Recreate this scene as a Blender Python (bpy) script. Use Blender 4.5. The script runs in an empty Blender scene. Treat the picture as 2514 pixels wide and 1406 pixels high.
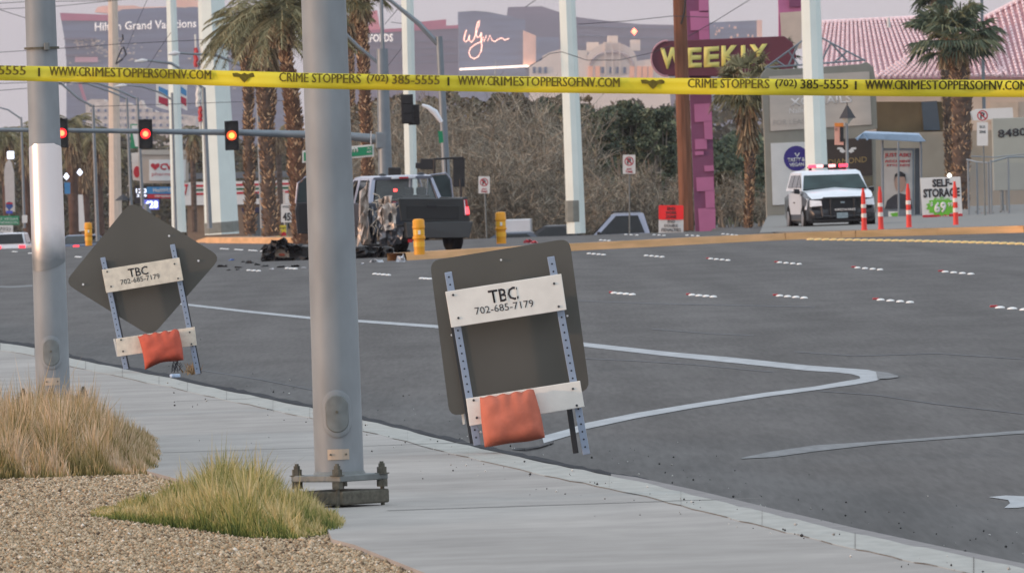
import bpy, bmesh, math, random
import numpy as np
from mathutils import Vector, Matrix, Euler
random.seed(7); rng = np.random.default_rng(7)
C = bpy.context.scene.collection
R = math.radians
# ------------------------------------------------------------ camera
F = 25000.0; CX, CY = 1257.0, 703.0
CAMZ = 1.81; ROLL = R(1.9); PITCH = math.atan(303.0 / F)
cam_d = bpy.data.cameras.new('camera'); cam = bpy.data.objects.new('camera', cam_d); C.objects.link(cam)
cam_d.sensor_width = 36.0; cam_d.lens = 36.0 * F / 2514.0
cam_d.clip_start = 1.0; cam_d.clip_end = 30000.0
RC = Matrix.Rotation(R(90) - PITCH, 3, 'X') @ Matrix.Rotation(-ROLL, 3, 'Z')
cam.matrix_world = Matrix.Translation((0, 0, CAMZ)) @ RC.to_4x4()
cam_d.dof.use_dof = True; cam_d.dof.focus_distance = 70.0; cam_d.dof.aperture_fstop = 28.0
bpy.context.scene.camera = cam
sc = bpy.context.scene
sc.render.engine = 'CYCLES'
sc.view_settings.view_transform = 'Standard'; sc.view_settings.look = 'None'
sc.view_settings.gamma = 1; sc.view_settings.exposure = 0.22
sc.cycles.max_bounces = 6; sc.cycles.volume_bounces = 1; sc.cycles.transparent_max_bounces = 8
# ------------------------------------------------------------ world and sun
SUN = Vector((-0.96, -0.26, math.sin(R(5.0)))).normalized()
w = bpy.data.worlds.new('World'); sc.world = w; w.use_nodes = True
nt = w.node_tree; N = nt.nodes; L = nt.links; N.clear()
sky = N.new('ShaderNodeTexSky'); sky.sky_type = 'NISHITA'; sky.sun_disc = False
sky.sun_elevation = R(5.0); sky.sun_rotation = math.atan2(SUN.x, SUN.y)
sky.air_density = 1.5; sky.dust_density = 3.0
tc = N.new('ShaderNodeTexCoord'); sep = N.new('ShaderNodeSeparateXYZ'); L.new(tc.outputs['Generated'], sep.inputs[0])
cr = N.new('ShaderNodeValToRGB'); L.new(sep.outputs['Z'], cr.inputs[0])
cr.color_ramp.elements[0].position = 0.0; cr.color_ramp.elements[0].color = (0.475, 0.445, 0.445, 1)
cr.color_ramp.elements[1].position = 1.0; cr.color_ramp.elements[1].color = (0.80, 0.92, 1.0, 1)
e = cr.color_ramp.elements.new(0.06); e.color = (0.58, 0.55, 0.59, 1)
e = cr.color_ramp.elements.new(0.35); e.color = (0.82, 0.88, 1.0, 1)
nz = N.new('ShaderNodeTexNoise'); nz.inputs['Scale'].default_value = 14.0; nz.inputs['Detail'].default_value = 3
mp = N.new('ShaderNodeMapping'); mp.inputs['Scale'].default_value = (1, 1, 5); L.new(tc.outputs['Generated'], mp.inputs[0]); L.new(mp.outputs[0], nz.inputs[0])
mr = N.new('ShaderNodeMapRange'); L.new(nz.outputs[0], mr.inputs[0]); mr.inputs['From Min'].default_value = 0.3; mr.inputs['From Max'].default_value = 0.7
mr.inputs['To Min'].default_value = 9.3; mr.inputs['To Max'].default_value = 10.8
sca = N.new('ShaderNodeVectorMath'); sca.operation = 'SCALE'; L.new(cr.outputs[0], sca.inputs[0]); L.new(mr.outputs[0], sca.inputs['Scale'])
mx = N.new('ShaderNodeMixRGB'); mx.inputs[0].default_value = 0.82
L.new(sky.outputs[0], mx.inputs[1]); L.new(sca.outputs[0], mx.inputs[2])
bg = N.new('ShaderNodeBackground'); bg.inputs[1].default_value = 0.12; L.new(mx.outputs[0], bg.inputs[0])
ow = N.new('ShaderNodeOutputWorld'); L.new(bg.outputs[0], ow.inputs[0])
sl = bpy.data.lights.new('sun', 'SUN'); sun = bpy.data.objects.new('sun', sl); C.objects.link(sun)
sl.energy = 1.9; sl.angle = R(2.0); sl.color = (1.0, 0.62, 0.40)
sun.rotation_euler = SUN.to_track_quat('Z', 'Y').to_euler()

# ------------------------------------------------------------ geometry of the place
def ray(px, py):
    d = RC @ Vector(((px - CX) / F, -(py - CY) / F, -1.0)); return d / d.y
def P(px, py, D):
    v = ray(px, py) * D; return Vector((v.x, v.y, v.z + CAMZ))
TD = [0, 100, 250, 300, 415, 610, 1000, 2000, 15000]; TZ = [-.13, -.15, -.33, -.49, -.99, -3.15, -7.0, -10.0, -12.0]
def sm(t, a, b):
    t = np.clip((t - a) / (b - a), 0, 1); return t * t * (3 - 2 * t)
def gz(x, y):
    z = np.interp(y, TD, TZ)
    z = z - 1.1 * sm(y, 404, 425) * (1 - sm(y, 520, 640)) * sm(x, -19, -15) * (1 - sm(x, -7, -4))
    return z - 1.3 * sm(y, 335, 358) * (1 - sm(y, 480, 600)) * sm(x, -6, -2.5) * (1 - sm(x, 6.2, 7.2))
def G(px, D, dz=0.0):
    lo, hi = 300.0, 4000.0
    for _ in range(40):
        m = (lo + hi) / 2; p = P(px, m, D)
        if p.z > gz(p.x, p.y) + dz: lo = m
        else: hi = m
    return P(px, lo, D)
def GP(px, py, dz=0.0):
    D = 20.0
    while D < 12000:
        p = P(px, py, D)
        if p.z <= gz(p.x, p.y) + dz:
            lo, hi = D / 1.002, D
            for _ in range(12):
                m = (lo + hi) / 2; p = P(px, py, m)
                if p.z <= gz(p.x, p.y) + dz: hi = m
                else: lo = m
            return P(px, py, hi)
        D *= 1.002
    return P(px, py, 600)
def Z0(px, py, z=0.0):
    r = ray(px, py); return Vector((r.x, 1, r.z)) * ((z - CAMZ) / r.z) + Vector((0, 0, CAMZ))

# ------------------------------------------------------------ materials
def lin(c):
    c = c / 255.0; return c / 12.92 if c <= 0.04045 else ((c + 0.055) / 1.055) ** 2.4
def K(r, g, b, k=1.0): return tuple(min(0.92, lin(v) * k) for v in (r, g, b))
MATS = {}
def mat(name, col, rough=0.7, metal=0.0, var=0.12, scale=3.0, bump=0.0, emit=None, es=0.0, spec=0.4, stretch=(1, 1, 1), col2=None, detail=4, trans=0.0, alpha=1.0, coat=0.0):
    if name in MATS: return MATS[name]
    m = bpy.data.materials.new(name); m.use_nodes = True; t = m.node_tree; b = t.nodes['Principled BSDF']
    b.inputs['Roughness'].default_value = rough; b.inputs['Metallic'].default_value = metal
    b.inputs['Specular IOR Level'].default_value = spec
    if coat: b.inputs['Coat Weight'].default_value = coat
    if alpha < 1: b.inputs['Alpha'].default_value = alpha
    c4 = (*col, 1)
    if var > 0 or col2:
        tc = t.nodes.new('ShaderNodeTexCoord'); mp = t.nodes.new('ShaderNodeMapping'); mp.inputs['Scale'].default_value = stretch
        t.links.new(tc.outputs['Object'], mp.inputs[0])
        n = t.nodes.new('ShaderNodeTexNoise'); n.inputs['Scale'].default_value = scale; n.inputs['Detail'].default_value = detail
        t.links.new(mp.outputs[0], n.inputs[0])
        r = t.nodes.new('ShaderNodeValToRGB'); t.links.new(n.outputs[0], r.inputs[0])
        r.color_ramp.elements[0].position = 0.34; r.color_ramp.elements[1].position = 0.68
        if col2: a, z = col, col2
        else: a, z = [max(0, v * (1 - var)) for v in col], [min(1, v * (1 + var)) for v in col]
        r.color_ramp.elements[0].color = (*a, 1); r.color_ramp.elements[1].color = (*z, 1)
        t.links.new(r.outputs[0], b.inputs['Base Color'])
        if bump:
            bp = t.nodes.new('ShaderNodeBump'); bp.inputs['Strength'].default_value = bump; bp.inputs['Distance'].default_value = 0.02
            t.links.new(n.outputs[0], bp.inputs['Height']); t.links.new(bp.outputs[0], b.inputs['Normal'])
    else: b.inputs['Base Color'].default_value = c4
    if emit: b.inputs['Emission Color'].default_value = (*emit, 1); b.inputs['Emission Strength'].default_value = es
    if trans: b.inputs['Transmission Weight'].default_value = trans
    MATS[name] = m; return m
# ------------------------------------------------------------ mesh building
def wloc(o):
    v = Vector((0, 0, 0))
    while o is not None: v += o.location; o = o.parent
    return v
def tag(o, label=None, cat=None, group=None, kind=None):
    if label: o['label'] = label
    if cat: o['category'] = cat
    if group: o['group'] = group
    if kind: o['kind'] = kind
    return o
def thing(name, label, cat, loc, group=None):
    o = bpy.data.objects.new(name, None); C.objects.link(o); o.location = loc; o.empty_display_size = 0.2
    return tag(o, label, cat, group)
class MB:
    def __init__(s): s.v = []; s.f = []
    def add(s, vs, fs):
        n = len(s.v); s.v += [tuple(p) for p in vs]; s.f += [tuple(i + n for i in f) for f in fs]; return s
    def box(s, c, size, M=None):
        c = Vector(c); h = [q / 2 for q in size]; M = M or Matrix.Identity(3)
        vs = [c + M @ Vector((x * h[0], y * h[1], z * h[2])) for x in (-1, 1) for y in (-1, 1) for z in (-1, 1)]
        return s.add(vs, [(0, 1, 3, 2), (4, 6, 7, 5), (0, 4, 5, 1), (2, 3, 7, 6), (0, 2, 6, 4), (1, 5, 7, 3)])
    def tube(s, p0, p1, r0, r1=None, n=8, cap=True):
        p0, p1 = Vector(p0), Vector(p1); r1 = r0 if r1 is None else r1
        d = (p1 - p0).normalized(); a = d.orthogonal().normalized(); b = d.cross(a)
        vs = []
        for p, r in ((p0, r0), (p1, r1)):
            vs += [p + (a * math.cos(2 * math.pi * k / n) + b * math.sin(2 * math.pi * k / n)) * r for k in range(n)]
        fs = [(k, (k + 1) % n, n + (k + 1) % n, n + k) for k in range(n)]
        if cap: fs += [tuple(range(n))[::-1], tuple(range(n, 2 * n))]
        return s.add(vs, fs)
    def path(s, pts, r, n=6):
        pts = [Vector(p) for p in pts]; rr = r if isinstance(r, (list, tuple)) else [r] * len(pts)
        ref = Vector((0.13, 0.21, 0.97)); base = len(s.v); vs = []; fs = []
        for i, p in enumerate(pts):
            d = (pts[min(i + 1, len(pts) - 1)] - pts[max(i - 1, 0)]).normalized()
            rf = ref if abs(d.dot(ref)) < 0.95 else Vector((1, 0, 0.2))
            a = d.cross(rf).normalized(); b = d.cross(a)
            vs += [p + (a * math.cos(2 * math.pi * k / n) + b * math.sin(2 * math.pi * k / n)) * rr[i] for k in range(n)]
        for i in range(len(pts) - 1):
            fs += [(i * n + k, i * n + (k + 1) % n, (i + 1) * n + (k + 1) % n, (i + 1) * n + k) for k in range(n)]
        fs += [tuple(range(n))[::-1], tuple(range((len(pts) - 1) * n, len(pts) * n))]
        return s.add(vs, fs)
    def prism(s, front, back):
        n = len(front)
        return s.add(list(front) + list(back), [tuple(range(n)), tuple(range(2 * n - 1, n - 1, -1))] + [(k, k + n, (k + 1) % n + n, (k + 1) % n) for k in range(n)])
    def pp(s, poly, D, t=0.05, tilt=None):
        """outline given where it stands, at distance D (number or per-vertex list), t metres thick"""
        Ds = D if isinstance(D, (list, tuple)) else [D] * len(poly)
        fr = [P(a, b, d) for (a, b), d in zip(poly, Ds)]
        return s.prism(fr, [p + Vector((0, t, 0)) for p in fr])
    def rect(s, x0, y0, x1, y1, D, t=0.05): return s.pp([(x0, y0), (x1, y0), (x1, y1), (x0, y1)], D, t)
    def slab(s, top, th):
        n = len(top); lowp = [Vector(p) - Vector((0, 0, th)) for p in top]
        return s.prism(top, lowp)
    def lathe(s, c, prof, n=16):
        c = Vector(c); vs = []; fs = []
        for r, z in prof: vs += [c + Vector((r * math.cos(2 * math.pi * k / n), r * math.sin(2 * math.pi * k / n), z)) for k in range(n)]
        for i in range(len(prof) - 1): fs += [(i * n + k, i * n + (k + 1) % n, (i + 1) * n + (k + 1) % n, (i + 1) * n + k) for k in range(n)]
        fs += [tuple(range(n))[::-1], tuple(range((len(prof) - 1) * n, len(prof) * n))]
        return s.add(vs, fs)
    def loft(s, secs, close=True):
        n = len(secs[0]); vs = [p for q in secs for p in q]; fs = []
        for i in range(len(secs) - 1): fs += [(i * n + k, i * n + (k + 1) % n, (i + 1) * n + (k + 1) % n, (i + 1) * n + k) for k in range(n)]
        if close: fs += [tuple(range(n))[::-1], tuple(range((len(secs) - 1) * n, len(secs) * n))]
        return s.add(vs, fs)
    def build(s, name, m, parent=None, smooth=False, bevel=0.0, label=None, fix=True, sub=0):
        me = bpy.data.meshes.new(name); off = wloc(parent) if parent else Vector((0, 0, 0))
        if parent is None and s.v:
            arr = np.array(s.v); off = Vector((float(arr[:, 0].mean()), float(arr[:, 1].mean()), float(arr[:, 2].min())))
        me.from_pydata([(a - off.x, b - off.y, c - off.z) for a, b, c in s.v], [], s.f)
        if fix:
            bm = bmesh.new(); bm.from_mesh(me); bmesh.ops.recalc_face_normals(bm, faces=bm.faces); bm.to_mesh(me); bm.free()
        me.materials.append(m)
        if smooth:
            me.polygons.foreach_set('use_smooth', [True] * len(me.polygons)); me.set_sharp_from_angle(angle=R(40))
        me.update(); o = bpy.data.objects.new(name, me); C.objects.link(o)
        if parent: o.parent = parent
        else: o.location = off
        if bevel:
            bv = o.modifiers.new('b', 'BEVEL'); bv.width = bevel; bv.segments = 2; bv.limit_method = 'ANGLE'
        if sub: sb = o.modifiers.new('s', 'SUBSURF'); sb.levels = sub; sb.render_levels = sub
        if label: o['label'] = label
        return o
def npmesh(name, V, F_, m, parent=None, attr=None):
    """V (n,3) world, F_ (k,3 or 4)"""
    off = np.array(wloc(parent)) if parent else np.array([V[:, 0].mean(), V[:, 1].mean(), V[:, 2].min()])
    me = bpy.data.meshes.new(name); n, k = F_.shape
    me.vertices.add(len(V)); me.vertices.foreach_set('co', (V - off).astype(np.float32).ravel())
    me.loops.add(n * k); me.loops.foreach_set('vertex_index', F_.astype(np.int32).ravel())
    me.polygons.add(n); me.polygons.foreach_set('loop_start', np.arange(0, n * k, k, dtype=np.int32))
    if attr is not None:
        a = me.attributes.new('tone', 'FLOAT', 'POINT'); a.data.foreach_set('value', attr.astype(np.float32))
    me.update(calc_edges=True); me.validate(); me.materials.append(m)
    o = bpy.data.objects.new(name, me); C.objects.link(o)
    if parent: o.parent = parent
    else: o.location = Vector([float(q) for q in off])
    return o
def tone_mat(name, stops, rough=0.85, transl=0.0):
    """procedural: colour picked by a per-blade / per-stone tone value"""
    m = bpy.data.materials.new(name); m.use_nodes = True; t = m.node_tree; b = t.nodes['Principled BSDF']
    at = t.nodes.new('ShaderNodeAttribute'); at.attribute_name = 'tone'
    r = t.nodes.new('ShaderNodeValToRGB'); t.links.new(at.outputs['Fac'], r.inputs[0])
    els = r.color_ramp.elements
    while len(els) < len(stops): els.new(0.5)
    for e_, (p_, c_) in zip(els, stops): e_.position = p_; e_.color = (*c_, 1)
    t.links.new(r.outputs[0], b.inputs['Base Color']); b.inputs['Roughness'].default_value = rough
    b.inputs['Specular IOR Level'].default_value = 0.25
    return m
def text(body, BL, BR, TL, D, m, parent=None, name='lettering', bold=0.0, t=0.004, label=None, dup=0):
    """lettering whose box has its corners bottom-left, bottom-right, top-left at those places"""
    cu = bpy.data.curves.new('txt', 'FONT'); cu.body = body; cu.size = 1; cu.offset = bold; cu.resolution_u = 2
    ob = bpy.data.objects.new('txt', cu); C.objects.link(ob); bpy.context.view_layer.update()
    dg = bpy.context.evaluated_depsgraph_get(); me = bpy.data.meshes.new_from_object(ob.evaluated_get(dg))
    C.objects.unlink(ob); bpy.data.objects.remove(ob)
    co = np.array([v.co[:] for v in me.vertices]); mn, mxx = co.min(0), co.max(0)
    a, b, c = P(*BL, D), P(*BR, D), P(*TL, D); off = wloc(parent) if parent else Vector((0, 0, 0))
    for v in me.vertices:
        u_ = (v.co.x - mn[0]) / (mxx[0] - mn[0]); q = (v.co.y - mn[1]) / (mxx[1] - mn[1])
        v.co = a + (b - a) * u_ + (c - a) * q - off
    bm = bmesh.new(); bm.from_mesh(me)
    r_ = bmesh.ops.extrude_face_region(bm, geom=bm.faces[:])
    for g in r_['geom']:
        if isinstance(g, bmesh.types.BMVert): g.co += Vector((0, -t, 0))
    bmesh.ops.recalc_face_normals(bm, faces=bm.faces); bm.to_mesh(me); bm.free()
    if dup:
        bm = bmesh.new(); bm.from_mesh(me)
        for k in (1, 2):
            g2 = bmesh.ops.duplicate(bm, geom=[q for q in bm.faces if q.index < len(me.polygons)] if 0 else bm.faces[:len(me.polygons)])
            bmesh.ops.translate(bm, verts=[q for q in g2['geom'] if isinstance(q, bmesh.types.BMVert)], vec=(dup * k, -.0002 * k, 0)); bm.faces.ensure_lookup_table()
        bm.to_mesh(me); bm.free()
    me.materials.clear(); me.materials.append(m)
    o = bpy.data.objects.new(name, me); C.objects.link(o)
    if parent: o.parent = parent
    return o
def trect(body, x0, y0, x1, y1, D, m, parent, **k): return text(body, (x0, y1), (x1, y1), (x0, y0), D, m, parent, **k)
def circ(cx, cy, rx, ry=None, n=20, a0=0): ry = ry or rx; return [(cx + rx * math.cos(a0 + 2 * math.pi * k / n), cy + ry * math.sin(a0 + 2 * math.pi * k / n)) for k in range(n)]
def rrect(x0, y0, x1, y1, r, n=4):
    o = []
    for cx, cy, a in ((x1 - r, y0 + r, -90), (x1 - r, y1 - r, 0), (x0 + r, y1 - r, 90), (x0 + r, y0 + r, 180)):
        o += [(cx + r * math.cos(R(a + 90 * k / n)), cy + r * math.sin(R(a + 90 * k / n))) for k in range(n + 1)]
    return o
def rquad(q, r, n=4):
    """rounded quad through image corners"""
    o = []
    for i in range(4):
        p = Vector(q[i]); a = (Vector(q[i - 1]) - p).normalized() * r; b = (Vector(q[(i + 1) % 4]) - p).normalized() * r
        for k in range(n + 1):
            t_ = k / n; o.append(tuple(p + a * (1 - t_) ** 2 + b * t_ ** 2))
    return o
# ============================================================ SETTING
def struct(o): o['kind'] = 'structure'; return o
m_asph = mat('asphalt', K(102, 100, 99), 0.95, var=0.10, scale=0.35, stretch=(3, 0.6, 1), bump=0.25, spec=0.06, detail=8)
def sheet(name, xs, ys, m, dz=0.0, zf=None):
    X, Y = np.meshgrid(xs, ys); Z = (zf or gz)(X, Y) + dz
    V = np.stack([X.ravel(), Y.ravel(), Z.ravel()], 1); nx = len(xs); ny = len(ys)
    i = (np.arange(ny - 1)[:, None] * nx + np.arange(nx - 1)[None]).ravel()
    o = npmesh(name, V, np.stack([i, i + 1, i + nx + 1, i + nx], 1), m); o.data.polygons.foreach_set('use_smooth', [True] * len(o.data.polygons)); return struct(o)
xs = np.concatenate([-np.geomspace(3000, 42, 14), np.arange(-40, 41, 0.8), np.geomspace(42, 3000, 14)])
ys = np.concatenate([np.arange(-20, 700, 4.0), np.geomspace(705, 14000, 30)])
road = sheet('road', xs, ys, m_asph); road['label'] = 'wide grey asphalt road with white lane markings'
# asphalt detail: real tonal wear lives in the material
t = m_asph.node_tree; b = t.nodes['Principled BSDF']
geo = t.nodes.new('ShaderNodeTexCoord'); mpa = t.nodes.new('ShaderNodeMapping'); mpa.inputs['Rotation'].default_value = (0, 0, R(7)); mpa.inputs['Scale'].default_value = (2.2, 0.05, 1)
t.links.new(geo.outputs['Object'], mpa.inputs[0]); n2 = t.nodes.new('ShaderNodeTexNoise'); n2.inputs['Scale'].default_value = 0.5; n2.inputs['Detail'].default_value = 4; t.links.new(mpa.outputs[0], n2.inputs[0])
n3 = t.nodes.new('ShaderNodeTexNoise'); n3.inputs['Scale'].default_value = 25; n3.inputs['Detail'].default_value = 2
mpb = t.nodes.new('ShaderNodeMapping'); mpb.inputs['Scale'].default_value = (1, 0.04, 1); t.links.new(geo.outputs['Object'], mpb.inputs[0]); t.links.new(mpb.outputs[0], n3.inputs[0])
src = b.inputs['Base Color'].links[0].from_socket
def mul(s1, s2, lo, hi):
    mrn = t.nodes.new('ShaderNodeMapRange'); mrn.inputs['From Min'].default_value = .3; mrn.inputs['From Max'].default_value = .7; mrn.inputs['To Min'].default_value = lo; mrn.inputs['To Max'].default_value = hi
    t.links.new(s2, mrn.inputs[0]); vm = t.nodes.new('ShaderNodeVectorMath'); vm.operation = 'SCALE'; t.links.new(s1, vm.inputs[0]); t.links.new(mrn.outputs[0], vm.inputs['Scale']); return vm.outputs[0]
o1 = mul(src, n2.outputs[0], .86, 1.12); o1 = mul(o1, n3.outputs[0], .90, 1.10); t.links.new(o1, b.inputs['Base Color'])

m_conc = mat('concrete', K(173, 168, 163, .81), 0.85, var=0.07, scale=1.3, stretch=(1, .22, 1), detail=9, spec=.3)
m_curb = mat('curb_concrete', K(186, 185, 179, .76), 0.85, var=0.10, scale=9, stretch=(1, .3, 1), detail=6, bump=.3)
m_gut = mat('gutter_concrete', K(158, 152, 150, .7), 0.85, var=0.10, scale=5)
m_grav_base = mat('gravel_soil', K(158, 136, 112, .75), 0.95, var=0.25, scale=40, stretch=(1, .3, 1))
edge = [(-700, 735), (-300, 785), (0, 843), (85, 853), (180, 880), (300, 906), (420, 928), (500, 947), (640, 975), (760, 1000), (890, 1030), (1000, 1057), (1180, 1100), (1400, 1148), (1560, 1178), (1700, 1215), (1900, 1262), (2100, 1308), (2300, 1350), (2514, 1395), (3300, 1560)]
def dens(poly, step=28, jit=2.0):
    o = []
    for (a, b_), (c, d) in zip(poly, poly[1:]):
        n = max(1, int(abs(c - a) / step))
        for k in range(n): o.append((a + (c - a) * k / n, b_ + (d - b_) * k / n + random.uniform(-jit, jit)))
    return o + [poly[-1]]
ed = dens(edge)
far = [Z0(a, b_) for a, b_ in ed]
inner_px = [(a, b_ + 30 * (b_ - 400) / 700) for a, b_ in ed]
inner = [Z0(a, b_) for a, b_ in inner_px]
grav = [(3300, 2100), (1700, 1660), (1045, 1406), (960, 1372), (870, 1336), (815, 1322), (803, 1296), (700, 1262), (560, 1216), (440, 1176), (350, 1152), (180, 1108), (-60, 1052), (-500, 960), (-700, 930)]
gr = [Z0(a, b_) for a, b_ in grav]
t2 = m_conc.node_tree; b2 = t2.nodes['Principled BSDF']; src2 = b2.inputs['Base Color'].links[0].from_socket
cx_ = t2.nodes.new('ShaderNodeTexCoord'); prev = src2
for sc_, det, lo, hi, st in ((1.1, 5, .90, 1.07, (.12, 1, 1)), (7.0, 6, .93, 1.05, (.5, .35, 1)), (.45, 2, .94, 1.05, (.6, .5, 1))):
    m2 = t2.nodes.new('ShaderNodeMapping'); m2.inputs['Scale'].default_value = st; t2.links.new(cx_.outputs['Object'], m2.inputs[0]); k2 = t2.nodes.new('ShaderNodeTexNoise'); k2.inputs['Scale'].default_value = sc_; k2.inputs['Detail'].default_value = det; t2.links.new(m2.outputs[0], k2.inputs[0])
    r2 = t2.nodes.new('ShaderNodeMapRange'); r2.inputs['From Min'].default_value = .35; r2.inputs['From Max'].default_value = .65; r2.inputs['To Min'].default_value = lo; r2.inputs['To Max'].default_value = hi; t2.links.new(k2.outputs[0], r2.inputs[0])
    v2 = t2.nodes.new('ShaderNodeVectorMath'); v2.operation = 'SCALE'; t2.links.new(prev, v2.inputs[0]); t2.links.new(r2.outputs[0], v2.inputs['Scale']); prev = v2.outputs[0]
t2.links.new(prev, b2.inputs['Base Color'])
bm = MB(); bm.slab(inner + gr, 0.16); s_ = struct(bm.build('sidewalk', m_conc)); s_['label'] = 'pale concrete sidewalk running along the road'
bm = MB()
for i in range(len(far) - 1): bm.slab([far[i], far[i + 1], inner[i + 1] + Vector((0, 0, .002)), inner[i] + Vector((0, 0, .002))], 0.22)
s_ = struct(bm.build('kerb', m_curb)); s_['label'] = 'worn concrete kerb between sidewalk and asphalt'
g_ = MB(); m_jd = mat('kerb_crack', K(112, 108, 104, .6), .95, var=.2, scale=9)
for i in range(len(inner) - 1):
    if random.random() < .78: g_.add([inner[i] + Vector((0, 0, .004)), inner[i + 1] + Vector((0, 0, .004)), inner[i + 1] + Vector((.0, -.05 - .05 * random.random(), .004)), inner[i] + Vector((0, -.06, .004))], [(0, 1, 2, 3)])
acc = 0
for i in range(len(inner) - 1):
    acc += (inner[i + 1] - inner[i]).length
    if acc > 3.0:
        acc = 0; a_, b_ = far[i] + Vector((0, 0, .005)), inner[i] + Vector((0, 0, .005)); g_.add([a_, b_, b_ + Vector((0, .07, 0)), a_ + Vector((0, .07, 0))], [(0, 1, 2, 3)])
g_.build('joint', m_jd, s_, fix=False)
g_ = MB(); eo = [GP(a, q - 1.0, .004) for a, q in dens(edge[2:-1], 14, 0)]; ei = [GP(a, q - 7 - random.uniform(0, 4) * (q / 1000) , .004) for a, q in dens(edge[2:-1], 14, 0)]
for i in range(len(eo) - 1): g_.add([eo[i], eo[i + 1], ei[i + 1], ei[i]], [(0, 1, 2, 3)])
struct(tag(g_.build('road_edge', mat('road_edge_dirt', K(70, 70, 73), .95, var=.2, scale=8, spec=.05), fix=False), 'dark ragged asphalt edge along the kerb'))
# joint lines in the sidewalk
bm = MB()
for a, y0, c_, y1 in ((430, 984, 700, 978), (400, 1110, 1180, 1102), (950, 1252, 1880, 1236)):
    q0, q1 = Z0(a, y0, .003), Z0(c_, y1, .003); q1.y = q0.y
    q1 = Vector((q1.x, q0.y, q0.z)); bm.add([q0, q1, q1 + Vector((0, .05, 0)), q0 + Vector((0, .05, 0))], [(0, 1, 2, 3)])
bm.build('joint', mat('joint_dirt', K(146, 144, 140, .6), .9), s_)
# gutter pan lip by the kerb at the right
bm = MB(); gp = [(1500, 1152), (1560, 1166), (1700, 1196), (1900, 1244), (2100, 1291), (2300, 1334), (2514, 1378), (3300, 1540)]
gq = [GP(a, b_ + (4 if k else 10), .006) for k, (a, b_) in enumerate(gp)]; gl = [GP(a, b_ + 20, .006) for a, b_ in gp]
for i in range(len(gq) - 1): bm.add([gq[i], gq[i + 1], gl[i + 1], gl[i]], [(0, 1, 2, 3)])
struct(bm.build('gutter', m_gut))['label'] = 'narrow concrete gutter pan beside the kerb'
# gravel soil and the stones on it
gp_ = [g.copy() for g in gr[1:-1]]
soil = [Vector((g.x, g.y, -.03)) for g in gr] + [Vector((-30, 150, -.03)), Vector((-30, -5, -.03)), Vector((10, -5, -.03))]
bm = MB(); bm.slab(soil, .1); struct(bm.build('gravel_bed', m_grav_base))['label'] = 'bare soil under the landscaping gravel'
from mathutils.geometry import intersect_point_tri_2d
import itertools
gx = np.array([[g.x, g.y] for g in gr]); 
def inside(px_, py_, poly):
    c = np.zeros(len(px_), bool); n = len(poly); j = n - 1
    for i in range(n):
        xi, yi = poly[i]; xj, yj = poly[j]
        c ^= ((yi > py_) != (yj > py_)) & (px_ < (xj - xi) * (py_ - yi) / (yj - yi + 1e-12) + xi); j = i
    return c
poly = np.array([[v.x, v.y] for v in soil])
n = 230000; Yp = rng.uniform(44.5, 71, n); Xp = (rng.uniform(-60, 1150, n) - CX) / F * Yp
ok = inside(Xp, Yp, poly) & (rng.random(n) < 1.0); Xp, Yp = Xp[ok], Yp[ok]; n = len(Xp)
base8 = np.array([[1, 0, 0], [-1, 0, 0], [0, 1, 0], [0, -1, 0], [0, 0, 1], [0, 0, -1]], float)
f8 = np.array([[0, 2, 4], [2, 1, 4], [1, 3, 4], [3, 0, 4], [2, 0, 5], [1, 2, 5], [3, 1, 5], [0, 3, 5]])
sz = rng.gamma(4, 0.0015, n).clip(.003, .018)
th = rng.uniform(0, 6.28, n); V = base8[None] * (rng.uniform(.6, 1.3, (n, 6, 1))) * (sz[:, None, None] * np.array([1, 1, .75]))
cs, sn = np.cos(th)[:, None], np.sin(th)[:, None]
V = np.stack([V[..., 0] * cs - V[..., 1] * sn, V[..., 0] * sn + V[..., 1] * cs + V[..., 2] * .3, V[..., 2]], -1)
V += np.stack([Xp, Yp, -.026 + sz * .5], 1)[:, None]
FF = (f8[None] + (np.arange(n) * 6)[:, None, None]).reshape(-1, 3)
m_st = tone_mat('gravel_stones', [(0, K(104, 88, 72, .8)), (.2, K(156, 134, 106, .9)), (.6, K(184, 162, 132, .95)), (.975, K(206, 188, 162, .95)), (1, K(236, 226, 212, .95))])
o = npmesh('gravel', V.reshape(-1, 3), FF, m_st, attr=np.repeat(rng.random(n), 6)); o['kind'] = 'stuff'; o['label'] = 'loose tan landscaping gravel in the near left corner'

# ---- painted markings
m_line = mat('road_paint', K(172, 176, 180, .85), 0.6, var=0.14, scale=6, stretch=(1, .2, 1), detail=8)
m_line2 = mat('old_road_paint', K(128, 130, 132, .8), 0.75, var=0.2, scale=9, stretch=(1, .15, 1), detail=8)
m_line3 = mat('new_road_paint', K(208, 214, 226, .9), 0.6, var=0.05)
def strip(top, bot, m, name, label, dz=.004):
    b_ = MB(); up = [GP(x, y, dz) for x, y in top]; dn = [GP(x, y, dz) for x, y in bot]
    for i in range(len(up) - 1): b_.add([up[i], up[i + 1], dn[i + 1], dn[i]], [(0, 1, 2, 3)])
    return struct(tag(b_.build(name, m), label))
bt = [(440, 743), (600, 761), (760, 777), (900, 786), (1065, 797), (1250, 818), (1440, 841), (1650, 864), (1800, 877), (1980, 896)]
bb = [(440, 747.5), (600, 766), (760, 782.5), (900, 792), (1065, 804), (1250, 826), (1440, 851), (1650, 875), (1800, 890), (1980, 909)]
strip(bt, bb, m_line, 'lane_line', 'long white edge line sweeping to a rounded tip')
ct = [(2080, 934), (2000, 948), (1880, 963), (1700, 990), (1560, 1013), (1440, 1037), (1390, 1054), (1330, 1070)]
cb = [(2100, 943), (2000, 957), (1880, 973), (1700, 1001), (1560, 1026), (1440, 1052), (1400, 1068), (1335, 1087)]
strip(ct, cb, m_line, 'lane_line', 'white edge line returning from the rounded tip', .0045)
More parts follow.
